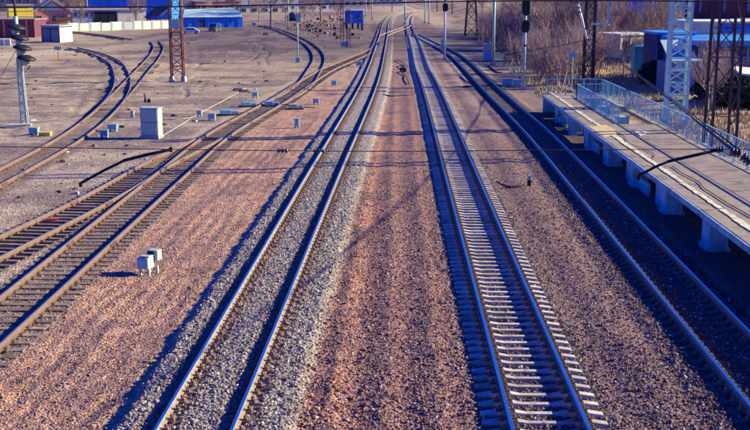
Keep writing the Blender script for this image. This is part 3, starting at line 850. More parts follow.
pb = off(675, 118, 74); pb = Vector((pb.x, 74, ground_z(pb.x, 74)))
bm_ = lattice_mast('lattice_mast', 'pale blue galvanised lattice mast close behind the platform stairs', pb, 15.5, 1.3, 1.1, 'pale_mast', rz=R(-6), taper=0.93, bay=0.8, leg=0.19, brace=0.09)
mb = MB()
for k in range(9): mb.box((0, -0.52, 1.6 + k * 1.35), (0.42, 0.04, 0.55))
part('batten_plates', mb, M['blue_fence'], bm_, kind='stuff')
pd_ = off(588, 76, 108); pd_ = Vector((pd_.x, 108, ground_z(pd_.x, 108)))
md = lattice_mast('lattice_mast', 'slender dark lattice mast with a pale insulator at the edge of the brush', pd_, 13.5, 0.95, 0.7, 'dark_steel', taper=0.9, bay=1.2, leg=0.17, brace=0.07)
junction = off(586.5, 39, 107.2)
lp = junction - pd_
mb = MB(); mb.tube([lp, off(582, 20, 107.0) - pd_, off(577.5, 3, 106.8) - pd_], 0.13, 8); part('insulator_rod', mb, M['ceramic_white'], md, smooth=True)
mb = MB()
for t in (0, .25, .5):
    q = lp.lerp(off(577.5, 3, 106.8) - pd_, 0.75 + t * 0.5); mb.lathe([(0.05, -.08), (0.26, -0.03), (0.26, 0.03), (0.05, .08)], q, 10)
part('insulator_discs', mb, M['ceramic'], md, smooth=True)
a_, b_ = off(592, 24, 107.5) - pd_, off(609, 24, 106) - pd_
mb = MB(); mb.bar(a_, b_, 0.14); mb.bar(b_, off(609, -14, 106) - pd_, 0.14); part('bracket', mb, M['blue_fence'], md)
pp = gp(471, 36)
lattice_mast('pyramid_mast', 'rust brown tapering lattice tower on the far bank behind the curve', pp, 15, 2.6, 2.2, 'rust_steel', taper=0.25, bay=2.2, leg=0.26, brace=0.13, footing=False)
for (px, py, H, lb) in ((342, 41, 12, 'thin rust red lattice pole beside the bright blue cabin'), (348.6, 48, 6.5, 'shorter rust red lattice pole in front of the bright blue cabin')):
    p = gp(px, py)
    lattice_mast('lattice_pole', lb, p, H, 0.55, 0.4, 'rust_steel', taper=0.8, bay=0.9, leg=0.12, brace=0.05, footing=False)

# ------------------------------------------------------------------ colour-light signals
def signal_head(root, z, n_lamps=2, y=-0.16, x=0.0, scale=1.0, rz=0.0):
    h = (0.36 * n_lamps + 0.35) * scale
    mb = MB(); prof = []
    for k in range(20):
        a = 2 * math.pi * k / 20; ex = math.cos(a) * 0.38 * scale; ez = math.sin(a) * 0.38 * scale + (h / 2 - 0.38 * scale + 0.06) * (1 if math.sin(a) > 0 else -1)
        prof.append((x + ex, y, z + ez))
    mb.prism(prof, (0, 0.05, 0))
    mb.box((x, y + 0.16, z), (0.34 * scale, 0.22, h * 0.8))
    hd = part('signal_head', mb, M['black_paint'], root)
    for j in range(n_lamps):
        zz = z + (j - (n_lamps - 1) / 2) * 0.42 * scale
        mb = MB(); seg = []
        Mx = Matrix.Rotation(R(90), 3, 'X')
        mb.lathe([(0.11 * scale, 0), (0.115 * scale, 0.03)], (x, y + 0.001, zz), 12, M=Mx); part('lens', mb, M['lens'], hd)
        mb = MB(); vs, fs = [], []
        for i in range(9):
            a = R(-20) + R(220) * i / 8
            for (yy_, rr) in ((0, .16), (-0.42, .145)):
                vs.append((x + math.cos(a) * rr * scale, y + yy_ * scale, zz + math.sin(a) * rr * scale))
        fs = [(2 * i, 2 * i + 2, 2 * i + 3, 2 * i + 1) for i in range(8)]
        mb.add(vs, fs); part('hood', mb, M['black_paint'], hd)
    return hd
def ladder(root, z0, z1, x=0.0, y=0.32, m='galv'):
    mb = MB()
    for s in (-1, 1): mb.bar((x + s * 0.18, y, z0), (x + s * 0.18, y, z1), 0.04)
    z = z0 + 0.3
    while z < z1: mb.bar((x - 0.18, y, z), (x + 0.18, y, z), 0.025); z += 0.32
    part('ladder', mb, M[m], root, kind='stuff')
p = gp(523.5, 90)
sg = thing('signal_mast', 'tall pale signal mast with two black lamp heads beside the curving track', 'railway signal', p)
mb = MB(); mb.tube([(0, 0, 0.2), (0, 0, 8.4)], 0.13, 12, r2=0.10); part('mast', mb, M['white_paint'], sg, smooth=True)
mb = MB(); mb.box((0, 0, 0.15), (0.5, 0.5, 0.6), taper=0.8); part('base', mb, M['concrete'], sg, bevel=0.03)
signal_head(sg, 7.75, 3, y=-0.2); signal_head(sg, 6.0, 2, y=-0.2)
ladder(sg, 0.6, 7.6)
mb = MB(); mb.box((0, -0.16, 4.2), (0.32, 0.05, 0.14)); part('clamp', mb, M['black_paint'], sg)
p = gp(444.6, 60)
sg = thing('signal_mast', 'signal mast with round black lamp heads between the straight and curving tracks', 'railway signal', p)
mb = MB(); mb.tube([(0, 0, 0.2), (0, 0, 8.4)], 0.13, 12, r2=0.1); part('mast', mb, M['galv'], sg, smooth=True)
mb = MB(); mb.box((0, 0, 0.12), (0.5, 0.5, 0.5), taper=0.8); part('base', mb, M['concrete'], sg, bevel=0.03)
signal_head(sg, 7.1, 2, y=-0.2); signal_head(sg, 8.55, 2, y=-0.2)
ladder(sg, 0.6, 7.6)
mb = MB(); mb.box((-0.35, 0.1, 2.0), (0.34, 0.3, 1.6)); part('relay_box', mb, M['blue_box'], sg, bevel=0.02)

# the leaning-looking mast signal at the left, its heads seen from the side
p = gp(25, 125)
sg = thing('signal_mast', 'white lattice signal mast whose black lamp hoods jut out one above another', 'railway signal', p)
top = off(13.5, -6, p.y) - p
H_ = top.z
def ax(z): return Vector((top.x * z / H_, 0, z))
for sx in (-1, 1):
    for sy in (-1, 1):
        mb = MB(); mb.bar(Vector((sx * 0.2, sy * 0.16, 0.1)), ax(4.7) + Vector((sx * 0.12, sy * 0.1, 0)), 0.1); part('leg', mb, M['white_paint'], sg)
mb = MB(); n = 13
for i in range(n):
    za, zb = 0.2 + 4.4 * i / n, 0.2 + 4.4 * (i + 1) / n
    ka, kb = 0.2 - 0.08 * za / 4.7, 0.2 - 0.08 * zb / 4.7
    for sy in (-0.14, 0.14):
        s = 1 if i % 2 else -1
        mb.bar(ax(za) + Vector((s * ka, sy, 0)), ax(zb) + Vector((-s * kb, sy, 0)), 0.04)
        mb.bar(ax(zb) + Vector((kb, sy, 0)), ax(zb) + Vector((-kb, sy, 0)), 0.035)
part('bracing', mb, M['white_paint'], sg, kind='stuff')
mb = MB(); mb.tube([ax(4.5), ax(7.6)], 0.15, 12); part('upper_mast', mb, M['white_paint'], sg, smooth=True)
mb = MB(); mb.tube([ax(7.5), ax(8.2), ax(H_ + 0.4)], 0.09, 8); part('lightning_rod', mb, M['dark_steel'], sg, smooth=True)
for k, (px, py) in enumerate(((16, 27), (19.5, 37.5), (22.5, 47.5), (26.5, 58))):
    c = off(px, py, p.y - 0.1) - p
    Mt = Matrix.Rotation(R(9), 3, 'Y')
    mb = MB(); mb.lathe([(0.02, 0.22), (0.26, 0.20), (0.50, 0.10), (0.66, -0.02), (0.66, -0.10), (0.44, -0.17), (0.1, -0.2)], c, 18, M=Mt)
    hd = part('lamp_hood', mb, M['black_paint'], sg, smooth=True)
    mb = MB(); mb.lathe([(0.22, -0.16), (0.24, -0.34), (0.2, -0.54), (0.05, -0.58)], c, 12, M=Mt); part('lamp_housing', mb, M['white_paint'], hd, smooth=True)
c = off(28.5, 64, p.y) - p
mb = MB(); mb.tube([off(27, 59, p.y) - p, off(28.5, 63, p.y) - p, off(29.5, 67, p.y) - p, off(28, 69, p.y) - p], 0.07, 8); part('hook', mb, M['black_paint'], sg, smooth=True)
b = gp(19, 127)
mb = MB(); mb.box((0, 0, 0.06), (1.7, 0.7, 0.3)); o = link('foundation_slab', mb.mesh('foundation_slab', M['concrete'], bevel=0.03), None, b, R(12)); tag(o, 'flat pale slab lying at the foot of the white lattice signal mast', 'slab')
cable_thing('guy_wire', 'thin guy wire slanting from the white lattice signal mast to the earth', [p + ax(5.5), p + Vector((-2.2, 0.3, 2.2)), gp(0, 117)], 0.02, cat='wire', m='dark_steel', n=5)

# ------------------------------------------------------------------ white relay cabinet and the small trackside boxes
p = gp(152, 138)
cb = thing('relay_cabinet', 'tall white relay cabinet split by a dark seam, standing beside the yard turnout', 'cabinet', p, R(-14))
W_, D_, HH = 1.22, 0.72, 1.86
mb = MB(); mb.box((0, 0, 0.09), (W_ + 0.1, D_ + 0.1, 0.18)); part('plinth', mb, M['concrete'], cb, bevel=0.02)
mb = MB(); mb.box((0, 0.02, 0.18 + 0.43), (W_, D_ - 0.04, 0.86)); mb.box((0, 0.02, 0.18 + 1.31), (W_, D_ - 0.04, 0.84)); mb.box((0, 0.03, 1.06), (W_ - 0.06, D_ - 0.1, 0.1)); part('body', mb, M['white_paint'], cb, bevel=0.012)
for z in (0.62, 1.49):
    mb = MB(); mb.box((0, -D_ / 2 + 0.015, z), (W_ - 0.08, 0.03, 0.76)); dr = part('door', mb, M['white_paint'], cb, bevel=0.008)
    mb = MB(); mb.box((W_ / 2 - 0.14, -D_ / 2 - 0.02, z), (0.04, 0.05, 0.16)); part('handle', mb, M['grey_paint'], dr)
mb = MB(); mb.box((0, 0.02, HH + 0.09), (W_ + 0.08, D_ + 0.06, 0.06)); part('roof', mb, M['white_paint'], cb, bevel=0.015)

# dwarf signal: two white heads on short legs
p = gp(147.5, 274)
dw = thing('dwarf_signal', 'small white two headed dwarf signal on short legs between the tracks', 'railway signal', p, R(-20))
mb = MB(); mb.box((-0.04, -0.02, 0.40), (0.42, 0.42, 0.38)); hd = part('lower_head', mb, M['white_paint'], dw, bevel=0.035)
mb = MB(); mb.box((-0.06, -0.235, 0.42), (0.34, 0.02, 0.28)); part('face_plate', mb, M['blue_box'], hd, bevel=0.006)
mb = MB(); mb.box((0.09, 0.34, 0.60), (0.40, 0.30, 0.36)); hd = part('upper_head', mb, M['white_paint'], dw, bevel=0.035)
mb = MB(); mb.box((0.03, 0.18, 0.66), (0.24, 0.02, 0.15)); part('face_plate', mb, M['black_paint'], hd, bevel=0.006)
mb = MB(); mb.box((0.0, 0.02, 0.62), (0.34, 0.36, 0.06)); part('cover', mb, M['white_paint'], dw, bevel=0.015)
for (x, y) in ((-0.16, -0.16), (0.16, -0.16), (0.2, 0.3), (-0.1, 0.3)):
    mb = MB(); mb.box((x, y, 0.11), (0.07, 0.07, 0.26)); part('leg', mb, M['white_paint'], dw)

def track_box(px, py, w, d, h, lb, m='blue_box', rz=0.0, nm='track_box', legs=True, cat='trackside box'):
    p = gp(px, py); t = thing(nm, lb, cat, p, rz)
    z0 = 0.14 if legs else 0.0
    mb = MB(); mb.box((0, 0, z0 + h / 2), (w, d, h)); part('body', mb, M[m], t, bevel=min(0.04, h * 0.12))
    mb = MB(); mb.box((0, 0, z0 + h + 0.012), (w + 0.06, d + 0.06, 0.05)); part('lid', mb, M['grey_paint' if m == 'blue_box' else m], t, bevel=0.012)
    if legs:
        for s in (-1, 1): mb = MB(); mb.box((s * w * 0.34, 0, 0.05), (0.1, d * 0.7, 0.3)); part('foot', mb, M['concrete'], t)
    return t
track_box(104.5, 137.5, .48, .4, .32, 'small pale blue junction box nearest the siding rails, in front of its larger twin')
track_box(113, 131.5, .62, .45, .34, 'larger pale blue junction box behind the small one beside the siding')
track_box(132.5, 117.5, .26, .26, .34, 'tiny white stump box standing behind the tall relay cabinet', m='white_paint')
track_box(34.5, 135.5, .6, .5, .38, 'blue box between the white lattice signal mast and the siding')
track_box(45.5, 135.5, .75, .5, .2, 'low yellow box lying beside the blue box near the siding', m='yellow_box', legs=False)
track_box(199.5, 116.5, .36, .34, .3, 'small blue box at the end of the pale cable trough line')
track_box(212, 120.5, .5, .4, .36, 'blue box standing alone in front of the point machine')
def point_machine(px, py, lb, rz, m='blue_box', L=1.5):
    p = gp(px, py); t = thing('point_machine', lb, 'point machine', p, rz)
    mb = MB(); mb.box((0, 0, 0.28), (L * 0.55, 0.5, 0.34)); part('motor_housing', mb, M[m], t, bevel=0.05)
    mb = MB(); mb.box((L * 0.47, 0, 0.22), (L * 0.34, 0.42, 0.26)); part('gear_housing', mb, M[m], t, bevel=0.05)
    mb = MB(); mb.box((L * 0.1, 0, 0.05), (L * 1.15, 0.34, 0.12)); part('base_plate', mb, M['dark_steel'], t)
    mb = MB(); mb.bar((L * 0.6, 0.05, 0.18), (L * 0.6 + 1.0, 0.1, 0.12), 0.06); part('throw_rod', mb, M['dark_steel'], t)
point_machine(226, 115.5, 'pale blue point machine of two housings, nearest along the yard turnout', R(14))
point_machine(246, 107, 'pale blue point machine lying halfway along the yard turnout', R(14), L=1.3)
point_machine(269, 106.5, 'pale blue point gear sitting between the yard rails', R(10), L=1.3)
point_machine(293, 109.5, 'pale blue point machine on the orange earth right of the yard rails', R(8), m='grey_paint', L=1.3)
track_box(255, 98, .5, .4, .36, 'blue box left of the yard rails, behind the point machines')
track_box(316, 104.5, .5, .4, .34, 'blue box on the orange earth beyond the point machine')
track_box(297, 128, .3, .3, .5, 'small blue stump on the orange earth between yard turnout and straight track')
track_box(334, 86, .5, .4, .38, 'pale blue box close to the straight track far up the yard')
track_box(359, 66.5, .7, .5, .45, 'pale blue box near the far joining switch')
track_box(507, 86, .9, .6, .5, 'pale blue box lying left of the signal mast foot')
track_box(517, 87.5, .8, .55, .62, 'taller pale blue box at the foot of the two headed signal mast')
track_box(378, 46, .8, .6, .5, 'pale blue switch box where the yard track joins the straight line')
track_box(345, 47, 1.4, .8, .8, 'whitish low box between the two rust red lattice poles')
track_box(467.5, 87.5, .9, .5, .12, 'low dark plate with a stub on the stones between the right hand tracks', m='dark_steel', legs=False)
# marker post between track 2 and 3
p = gp(529, 186)
mk = thing('marker_post', 'short marker post with white top and black foot on the stones', 'marker post', p)
mb = MB(); mb.box((0, 0, 0.12), (0.17, 0.17, 0.36)); part('foot', mb, M['black_paint'], mk, bevel=0.012)
mb = MB(); mb.box((0, 0, 0.40), (0.174, 0.174, 0.2)); part('top', mb, M['white_paint'], mk, bevel=0.012)
mb = MB(); mb.box((0, 0, 0.515), (0.16, 0.16, 0.03), taper=0.7); part('cap', mb, M['blue_box'], mk)

# scrap heaps of cable and iron between the straight tracks
for (pts, lb) in (([(399, 66), (402, 68), (404, 71), (401, 73), (405, 76), (407, 80), (409, 85)], 'tangled black cable end between the two straight tracks'),
                  ([(396, 61), (401, 63), (405, 65), (408, 69)], 'short black cable piece above the tangle between the straight tracks')):
    cable_thing('scrap_cable', lb, [gp(x, y) + Vector((0, 0, 0.1 + 0.1 * (i % 2))) for i, (x, y) in enumerate(pts)], 0.05)
p = gp(403, 72)
sj = thing('junction_stub', 'dark rusty cable stub box between the two straight tracks', 'trackside box', p)
mb = MB(); mb.box((0, 0, 0.25), (0.75, 0.5, 0.5)); part('body', mb, M['dark_steel'], sj, bevel=0.03)
mb = MB(); mb.bar((-.1, 0, .5), (-.25, 0, .85), 0.1); part('pipe', mb, M['dark_steel'], sj)
p = gp(145, 102)
sj = thing('scrap_stump', 'dark broken stump sticking out of the earth behind the white relay cabinet', 'stump', p)
mb = MB(); mb.tube([(0, 0, -.1), (0.05, 0, .3), (-.05, 0, .75)], 0.12, 7, r2=0.05); part('stalk', mb, M['dark_steel'], sj)
mb = MB(); mb.box((0.35, 0, 0.14), (0.35, 0.3, 0.3), taper=0.6); part('block', mb, M['dark_steel'], sj, bevel=0.03)
for (px, py, lb) in ((238, 90.5, 'dark flat iron scrap on pale earth'), (244, 92, 'second dark iron scrap beside the first on pale earth')):
    p = gp(px, py); mb = MB(); mb.box((0, 0, 0.12), (1.0, 0.6, 0.2), taper=0.7); o = link('iron_scrap', mb.mesh('iron_scrap', M['dark_steel'], bevel=0.03), None, p, R(20)); tag(o, lb + (', further along' if px > 240 else ', nearer the lattice mast'), 'scrap')
p = at(53, 219, 0.12); mb = MB(); mb.box((0, 0, 0), (0.42, 0.2, 0.06)); o = link('red_rag', mb.mesh('red_rag', M['red'], bevel=0.02), None, p, R(15)); tag(o, 'small bright red rag lying on the wooden sleepers', 'rag')

# dark cables snaking over the earth between tracks
def ground_cable(lb, px_pts, r=0.05, dz=0.03): return cable_thing('ground_cable', lb, [gp(x, y) + Vector((0, 0, dz)) for x, y in px_pts], r)
ground_cable('thin black cable on the stones running up to the marker post', [(497, 182), (505, 186), (515, 187.5), (527, 186)], 0.03)
ground_cable('dark cable across the earth left of the far straight track', [(383, 95), (392, 96.5), (402, 96), (411, 95.5), (418, 93)], 0.07)
ground_cable('dark cable beside the curving track by the pale boxes', [(488, 66), (493, 70), (498, 73), (502, 73)], 0.12)
ground_cable('pale cable trough line running from the relay cabinet to the far boxes', [(163, 136), (185, 122.5), (200, 113.5), (225, 100), (246, 88)], 0.028)
bpy.data.objects['ground_cable.003'].data.materials[0] = M['concrete']
ground_cable('pale cable line across the yard behind the relay cabinet', [(140, 121), (163, 120), (180, 119.5), (200, 116)], 0.025)
bpy.data.objects['ground_cable.004'].data.materials[0] = M['concrete']

# ------------------------------------------------------------------ overhead wires near the camera
YS = 15.0
def wire(name, lb, pts, r, m='dark_steel', cat='overhead wire'): return cable_thing(name, lb, pts, r, cat=cat, m=m, n=6)
lo = [off(x, y, YS) for x, y in ((-180, 142), (0, 146.6), (171, 149.3), (283, 150.6), (400, 151.3), (560, 150), (719, 149), (760, 149.5), (950, 146))]
cs = wire('span_wire', 'thin lower span wire stretched right across above all the tracks', lo, 0.0065)
def disc_string(root, a, b, n, rr, m='ceramic', nm='insulator'):
    a, b = Vector(a), Vector(b); d = (b - a).normalized(); Mr = d.to_track_quat('Z', 'Y').to_matrix()
    prof = []; L = (b - a).length
    for k in range(n):
        z = L * k / n
        prof += [(rr * 0.35, z), (rr, z + L / n * 0.3), (rr, z + L / n * 0.5), (rr * 0.35, z + L / n * 0.8)]
    mb = MB(); mb.lathe(prof, a, 10, M=Mr); return part(nm, mb, M[m], root, smooth=True)
disc_string(cs, off(277, 150.6, YS) - cs.location, off(289, 150.7, YS) - cs.location, 3, 0.035)
disc_string(cs, off(313, 151, YS) - cs.location, off(326, 151.2, YS) - cs.location, 3, 0.03)
hi = [off(x, y, YS) for x, y in ((-180, 7), (0, 7.2), (160, 6.8), (300, 4.6), (400, 2.6), (480, 1.2), (600, 0.6), (720, 1.8), (950, 6))]
wire('span_wire', 'thicker upper span wire crossing near the top of the view', hi, 0.011)
for (arm, trk, lb) in (([(171, 149.5), (150, 154), (124, 160.5), (103, 171), (81, 183)], T1, 'left'), ([(720, 149.5), (696, 155), (668, 161.5), (655, 167), (638, 176)], T2, 'right')):
    A = [off(x, y, YS) for x, y in arm]
    st = thing('steady_arm', ('bent black steady arm hanging from the lower span wire over the yard' if lb == 'left' else 'bent black steady arm hanging from the lower span wire over the platform'), 'steady arm', A[0])
    mb = MB(); mb.tube([p - A[0] for p in A[:3]], 0.023, 8); part('upper_tube', mb, M['black_paint'], st, smooth=True)
    mb = MB(); mb.tube([p - A[0] for p in A[2:]], 0.02, 8); part('lower_tube', mb, M['black_paint'], st, smooth=True)
    mb = MB(); mb.box((0.0, 0, 0.0), (0.035, 0.04, 0.07)); part('clamp', mb, M['dark_steel'], st)
    mb = MB(); mb.box(A[-1] - A[0] - Vector((0, 0, 0.02)), (0.04, 0.08, 0.06)); part('wire_clip', mb, M['dark_steel'], st)
    # the contact wire it holds runs on above the track
    zt = A[-1].z - 0.05
    ys_ = [8, YS, 60, 110, 170, 240]
    pts = []
    for k, y in enumerate(ys_):
        xc = np.interp(y, trk[:, 1], trk[:, 0]); dx0 = A[-1].x - np.interp(YS, trk[:, 1], trk[:, 0])
        pts.append(Vector((xc + dx0 * (1 if k < 2 else (-0.6 if k % 2 else 0.6)), y, zt)))
# insulators of the heavier feeder that comes down to the span wire at the right
F = [off(735, 152, YS), off(700, 124, 24), off(669, 99, 38), off(630, 70, 62), off(605, 52, 85), junction]
fd = wire('feeder_cable', 'heavy black feeder cable sweeping from the dark slender mast to the span wire', F, 0.022, m='rubber')
mb = MB(); mb.tube([p - F[0] + Vector((0.06, 0, 0.03)) for p in F], 0.014, 6); part('second_strand', mb, M['rubber'], fd, smooth=True)
disc_string(fd, off(730, 151.5, YS - .05) - F[0], off(741, 153.5, YS - .05) - F[0], 3, 0.07)
disc_string(fd, off(742, 156, YS - .1) - F[0], off(751, 163, YS - .1) - F[0], 3, 0.07)
ins = thing('span_insulator', 'dark ribbed insulator on the span wire where the steady arm meets the railing view', 'insulator', off(716, 149.5, YS))
disc_string(ins, (0, 0, 0), off(724, 149.3, YS) - off(716, 149.5, YS), 3, 0.045, nm='discs')
mb = MB(); mb.bar((-0.03, 0, 0), (-0.08, 0, 0.005), 0.02); part('eye_bolt', mb, M['dark_steel'], ins)
wire('guy_rope', 'thin wire running from the dark slender mast into the brush', [junction, off(569, 44, 107), off(538, 49, 112), off(505, 55, 120)], 0.05)
# ------------------------------------------------------------------ buildings and works in the background
def building(name, label, px0, px1, y_base, h, depth, wall, roof=None, pitch=0.0, rz=0.0, cat='building', over=0.25, Y=None, zb=None, gable='x', roof_m=None, base=None):
    """camera-side wall between the picture columns px0..px1; returns root, width. local: x right, y away, z up"""
    if Y is None:
        p = gp((px0 + px1) / 2, y_base); Y = p.y
    a, b = off(px0, y_base, Y), off(px1, y_base, Y)
    w = b.x - a.x
    z = ground_z((a.x + b.x) / 2, Y) if base is None else base
    root = thing(name, label, cat, ((a.x + b.x) / 2, Y, z), rz)
    mb = MB(); mb.box((0, depth / 2, h / 2 - 0.15), (w, depth, h + 0.3)); part('wall', mb, M[wall], root)
    if roof == 'flat':
        mb = MB(); mb.box((0, depth / 2, h + 0.12), (w + 2 * over, depth + 2 * over, 0.24)); part('roof', mb, M[roof_m], root)
    elif roof == 'gable_front':           # the gable triangle faces the camera
        mb = MB(); mb.prism([(-w / 2, 0, h), (w / 2, 0, h), (0, 0, h + pitch)], (0, depth, 0)); part('gable', mb, M[wall], root)
        for s in (-1, 1):
            mb = MB(); t = 0.16; k = 1 + 2 * over / w
            mb.prism([(0, -over, h + pitch + 0.01), (s * w / 2 * k, -over, h + 0.01 - pitch * (k - 1)), (s * w / 2 * k, -over, h + t - pitch * (k - 1)), (0, -over, h + pitch + t)], (0, depth + 2 * over, 0))
            part('roof_slope', mb, M[roof_m], root)
    elif roof == 'gable_side':            # the ridge runs across the view
        for s in (0, 1):
            mb = MB(); y0, y1 = (-over, depth / 2) if s == 0 else (depth + over, depth / 2)
            d = pitch * over / (depth / 2)
            mb.prism([(-w / 2 - over, y0, h - d + 0.02), (-w / 2 - over, y1, h + pitch + 0.02), (-w / 2 - over, y1, h + pitch + 0.2), (-w / 2 - over, y0, h - d + 0.2)], (w + 2 * over, 0, 0)); part('roof_slope', mb, M[roof_m], root)
        mb = MB()
        for sx in (-1, 1): mb.prism([(sx * (w / 2 - 0.1), 0, h), (sx * (w / 2 - 0.1), depth, h), (sx * (w / 2 - 0.1), depth / 2, h + pitch)], (-sx * 0.12, 0, 0))
        part('gable', mb, M[wall], root)
    return root, w
def opening(root, x, z, w, h, m='glass', nm='window', y=0.0, frame='grey_paint', bars=1):
    mb = MB(); f = 0.1 if nm == 'window' else 0.14
    for s in (-1, 1): mb.box((x + s * (w / 2 + f / 2), y - 0.03, z), (f, 0.14, h + 2 * f))
    for s in (-1, 1): mb.box((x, y - 0.03, z + s * (h / 2 + f / 2)), (w, 0.14, f))
    for i in range(bars): mb.box((x - w / 2 + w * (i + 1) / (bars + 1), y - 0.04, z), (0.07, 0.1, h))
    fr = part(nm, mb, M[frame], root)
    mb = MB(); mb.box((x, y - 0.012, z), (w, 0.05, h)); part('pane' if nm == 'window' else 'leaf', mb, M[m], fr)
    return fr
# --- left
g, w = building('garage_hut', 'dark blue steel garage hut with its sunlit end coloured paler beside the curling siding', 41, 61, 42.5, 3.0, 4.5, 'gate_grey', 'flat', roof_m='roof_grey', rz=R(-16))
for x in (-w * .25, w * .25): opening(g, x, 1.35, w * .44, 2.3, 'gate_grey', 'gate', frame='dark_steel', bars=0)
mb = MB(); mb.box((w / 2 + 0.04, 2.2, 1.4), (0.08, 4.3, 2.7)); part('lit_side_face', mb, M['wall_white'], g)  # end facing the sun coloured pale, sunlight put into the colour
h_, w = building('gabled_house', 'salmon coloured house with a pale blue gable roof', 36, 71, 30, 4.6, 11, 'wall_salmon', 'gable_front', pitch=2.7, over=0.7, roof_m='roof_teal', rz=R(20))
for x in (-3.2, 0.3, 3.0): opening(h_, x, 2.7, 1.1, 1.4)
mb = MB(); mb.prism([(-w * .32, -0.14, 4.75), (w * .32, -0.14, 4.75), (0, -0.14, 6.6)], (0, 0.12, 0)); part('gable_boarding', mb, M['roof_teal'], h_)
mb = MB(); mb.prism([(0.5, -2.2, 2.2), (4.4, -2.2, 2.2), (4.4, 0, 3.0), (0.5, 0, 3.0)], (0, 0, 0.12)); part('porch_roof', mb, M['dark_steel'], h_)
mm_, w = building('workshop', 'long maroon corrugated workshop at the edge of the yard', -46, 35, 38, 3.6, 8, 'wall_maroon', 'flat', roof_m='roof_purple')
for k in range(7): 
    mb = MB(); mb.box((-w / 2 + 1.2 + k * w / 7.2, -0.06, 1.8), (0.35, 0.12, 3.5)); part('pilaster', mb, M['dark_steel' if k % 2 else 'wall_salmon'], mm_)
for k in range(3): opening(mm_, -w / 2 + 3.0 + k * w / 3.4, 1.9, 1.6, 1.1)
yb, w = building('yellow_building', 'bright yellow upper block behind the maroon workshop', 10.5, 34, 30, 6.3, 7, 'wall_yellow', 'flat', roof_m='roof_grey', Y=240, rz=R(22))
mb = MB(); mb.box((0, -0.04, 4.0), (w, 0.08, 0.12)); part('sheet_joint', mb, M['wall_cream'], yb)
mb = MB(); mb.box((0, -0.04, 5.2), (w, 0.08, 0.1)); part('sheet_joint', mb, M['wall_cream'], yb)
for k, (a, b) in enumerate(((-4, 4.5), (5.2, 10.5))):
    p0, p1 = gp(a, 45.5), gp(b, 45.5)
    mb = MB(); mb.box((0, 0, 0.55), ((p1 - p0).length, 0.4, 1.1)); o = link('kerb_block', mb.mesh('kerb_block', M['wall_white'], bevel=0.05), None, (p0 + p1) / 2)
    tag(o, ('longer' if k == 0 else 'shorter') + ' white concrete block in front of the maroon workshop', 'concrete block')
hall, w = building('grey_hall', 'long pale grey workshop hall with a wide dark doorway behind the panel fence', 74, 146, 24, 3.9, 16, 'wall_grey', 'gable_side', pitch=0.4, roof_m='roof_purple', over=0.4, rz=R(20))
opening(hall, -w * 0.5 + w * 0.44, 1.75, w * 0.30, 3.3, 'black_paint', 'doorway', frame='dark_wall', bars=2)
mb = MB(); mb.box((w * 0.30, -0.05, 2.2), (w * 0.38, 0.1, 3.8)); part('white_cladding', mb, M['wall_white'], hall)
for k in range(4): opening(hall, -w * 0.46 + k * 1.6, 2.6, 1.0, 1.0)
b5, w = building('blue_hall', 'bright blue roofed hall rising behind the grey hall', 88, 172, 20, 6.6, 22, 'wall_blue', 'gable_side', pitch=3.4, roof_m='roof_blue', Y=375)
mb = MB()
for k in range(14): mb.box((-w / 2 + (k + .5) * w / 14, -0.03, 3), (0.12, 0.07, 5.8))
part('ribs', mb, M['roof_blue'], b5, kind='stuff')
p = gp(156, 25)
hp = thing('loading_hopper', 'dark blue sloping loading hopper on legs beside the white wall', 'hopper', p)
mb = MB(); mb.prism([(-3.6, 0, 2.0), (1.0, 0, 2.6), (4.2, 0, 5.2), (0.2, 0, 5.2)], (0, 5, 0)); part('chute', mb, M['dark_wall'], hp)
mb = MB(); mb.box((1.2, 2.5, 6.4), (7.5, 5, 2.6)); part('bin', mb, M['wall_blue'], hp)
for (x, y) in ((-2.6, 0.4), (0.4, 0.4), (-2.6, 4.6), (0.4, 4.6)): mb = MB(); mb.box((x, y, 1.2), (0.3, 0.3, 2.5)); part('leg', mb, M['dark_steel'], hp)
# concrete panel fence: every panel its own
fp0, fp1 = gp(68, 32), gp(171, 28.4)
fence = thing('panel_fence', 'pale concrete panel fence in front of the grey hall', 'fence', fp0)
edges = [(68, 78), (78.8, 88), (88.8, 98.8), (99.6, 108.6), (109.4, 120), (120.8, 131), (131.8, 140), (140.8, 150), (150.8, 160), (160.8, 171)]
fdir = (fp1 - fp0); fdir.z = 0; f_ang = math.atan2(fdir.y, fdir.x); fL = fdir.length
for k, (a, b) in enumerate(edges):
    xa, xb = (a - 68) / 103 * fL, (b - 68) / 103 * fL; hgt = 1.9 + 0.25 * random.random()
    mid = fdir.normalized() * ((xa + xb) / 2)
    mb = MB(); mb.box((0, 0, hgt / 2), (xb - xa - 0.1, 0.16, hgt)); mb.box((0, -0.1, hgt / 2), ((xb - xa) * 0.8, 0.06, hgt * 0.75))
    part('panel', mb, M[['mint_conc', 'cream_conc', 'mint_conc', 'cream_conc', 'mint_conc', 'roof_grey'][k % 6] if k < 6 else 'cream_conc'], fence, bevel=0.02, loc=mid, rz=f_ang)
    mb = MB(); mb.box((0, 0, 1.1), (0.2, 0.26, 2.2)); part('fence_post', mb, M['roof_grey'], fence, loc=fdir.normalized() * xb, rz=f_ang)
tent, w = building('blue_depot', 'low depot with bright blue walls and a pale teal roof behind the parked cars', 184, 243, 27.5, 2.7, 11, 'wall_blue', None, rz=R(16))
mb = MB(); mb.prism([(-w / 2 - .2, -0.3, 2.7), (w / 2 + .2, -0.3, 2.7), (w / 2 - 1.5, 5.5, 5.0), (-w / 2 + 1.0, 5.5, 4.6)], (0, 0, 0.15)); part('roof_slope', mb, M['roof_teal'], tent)
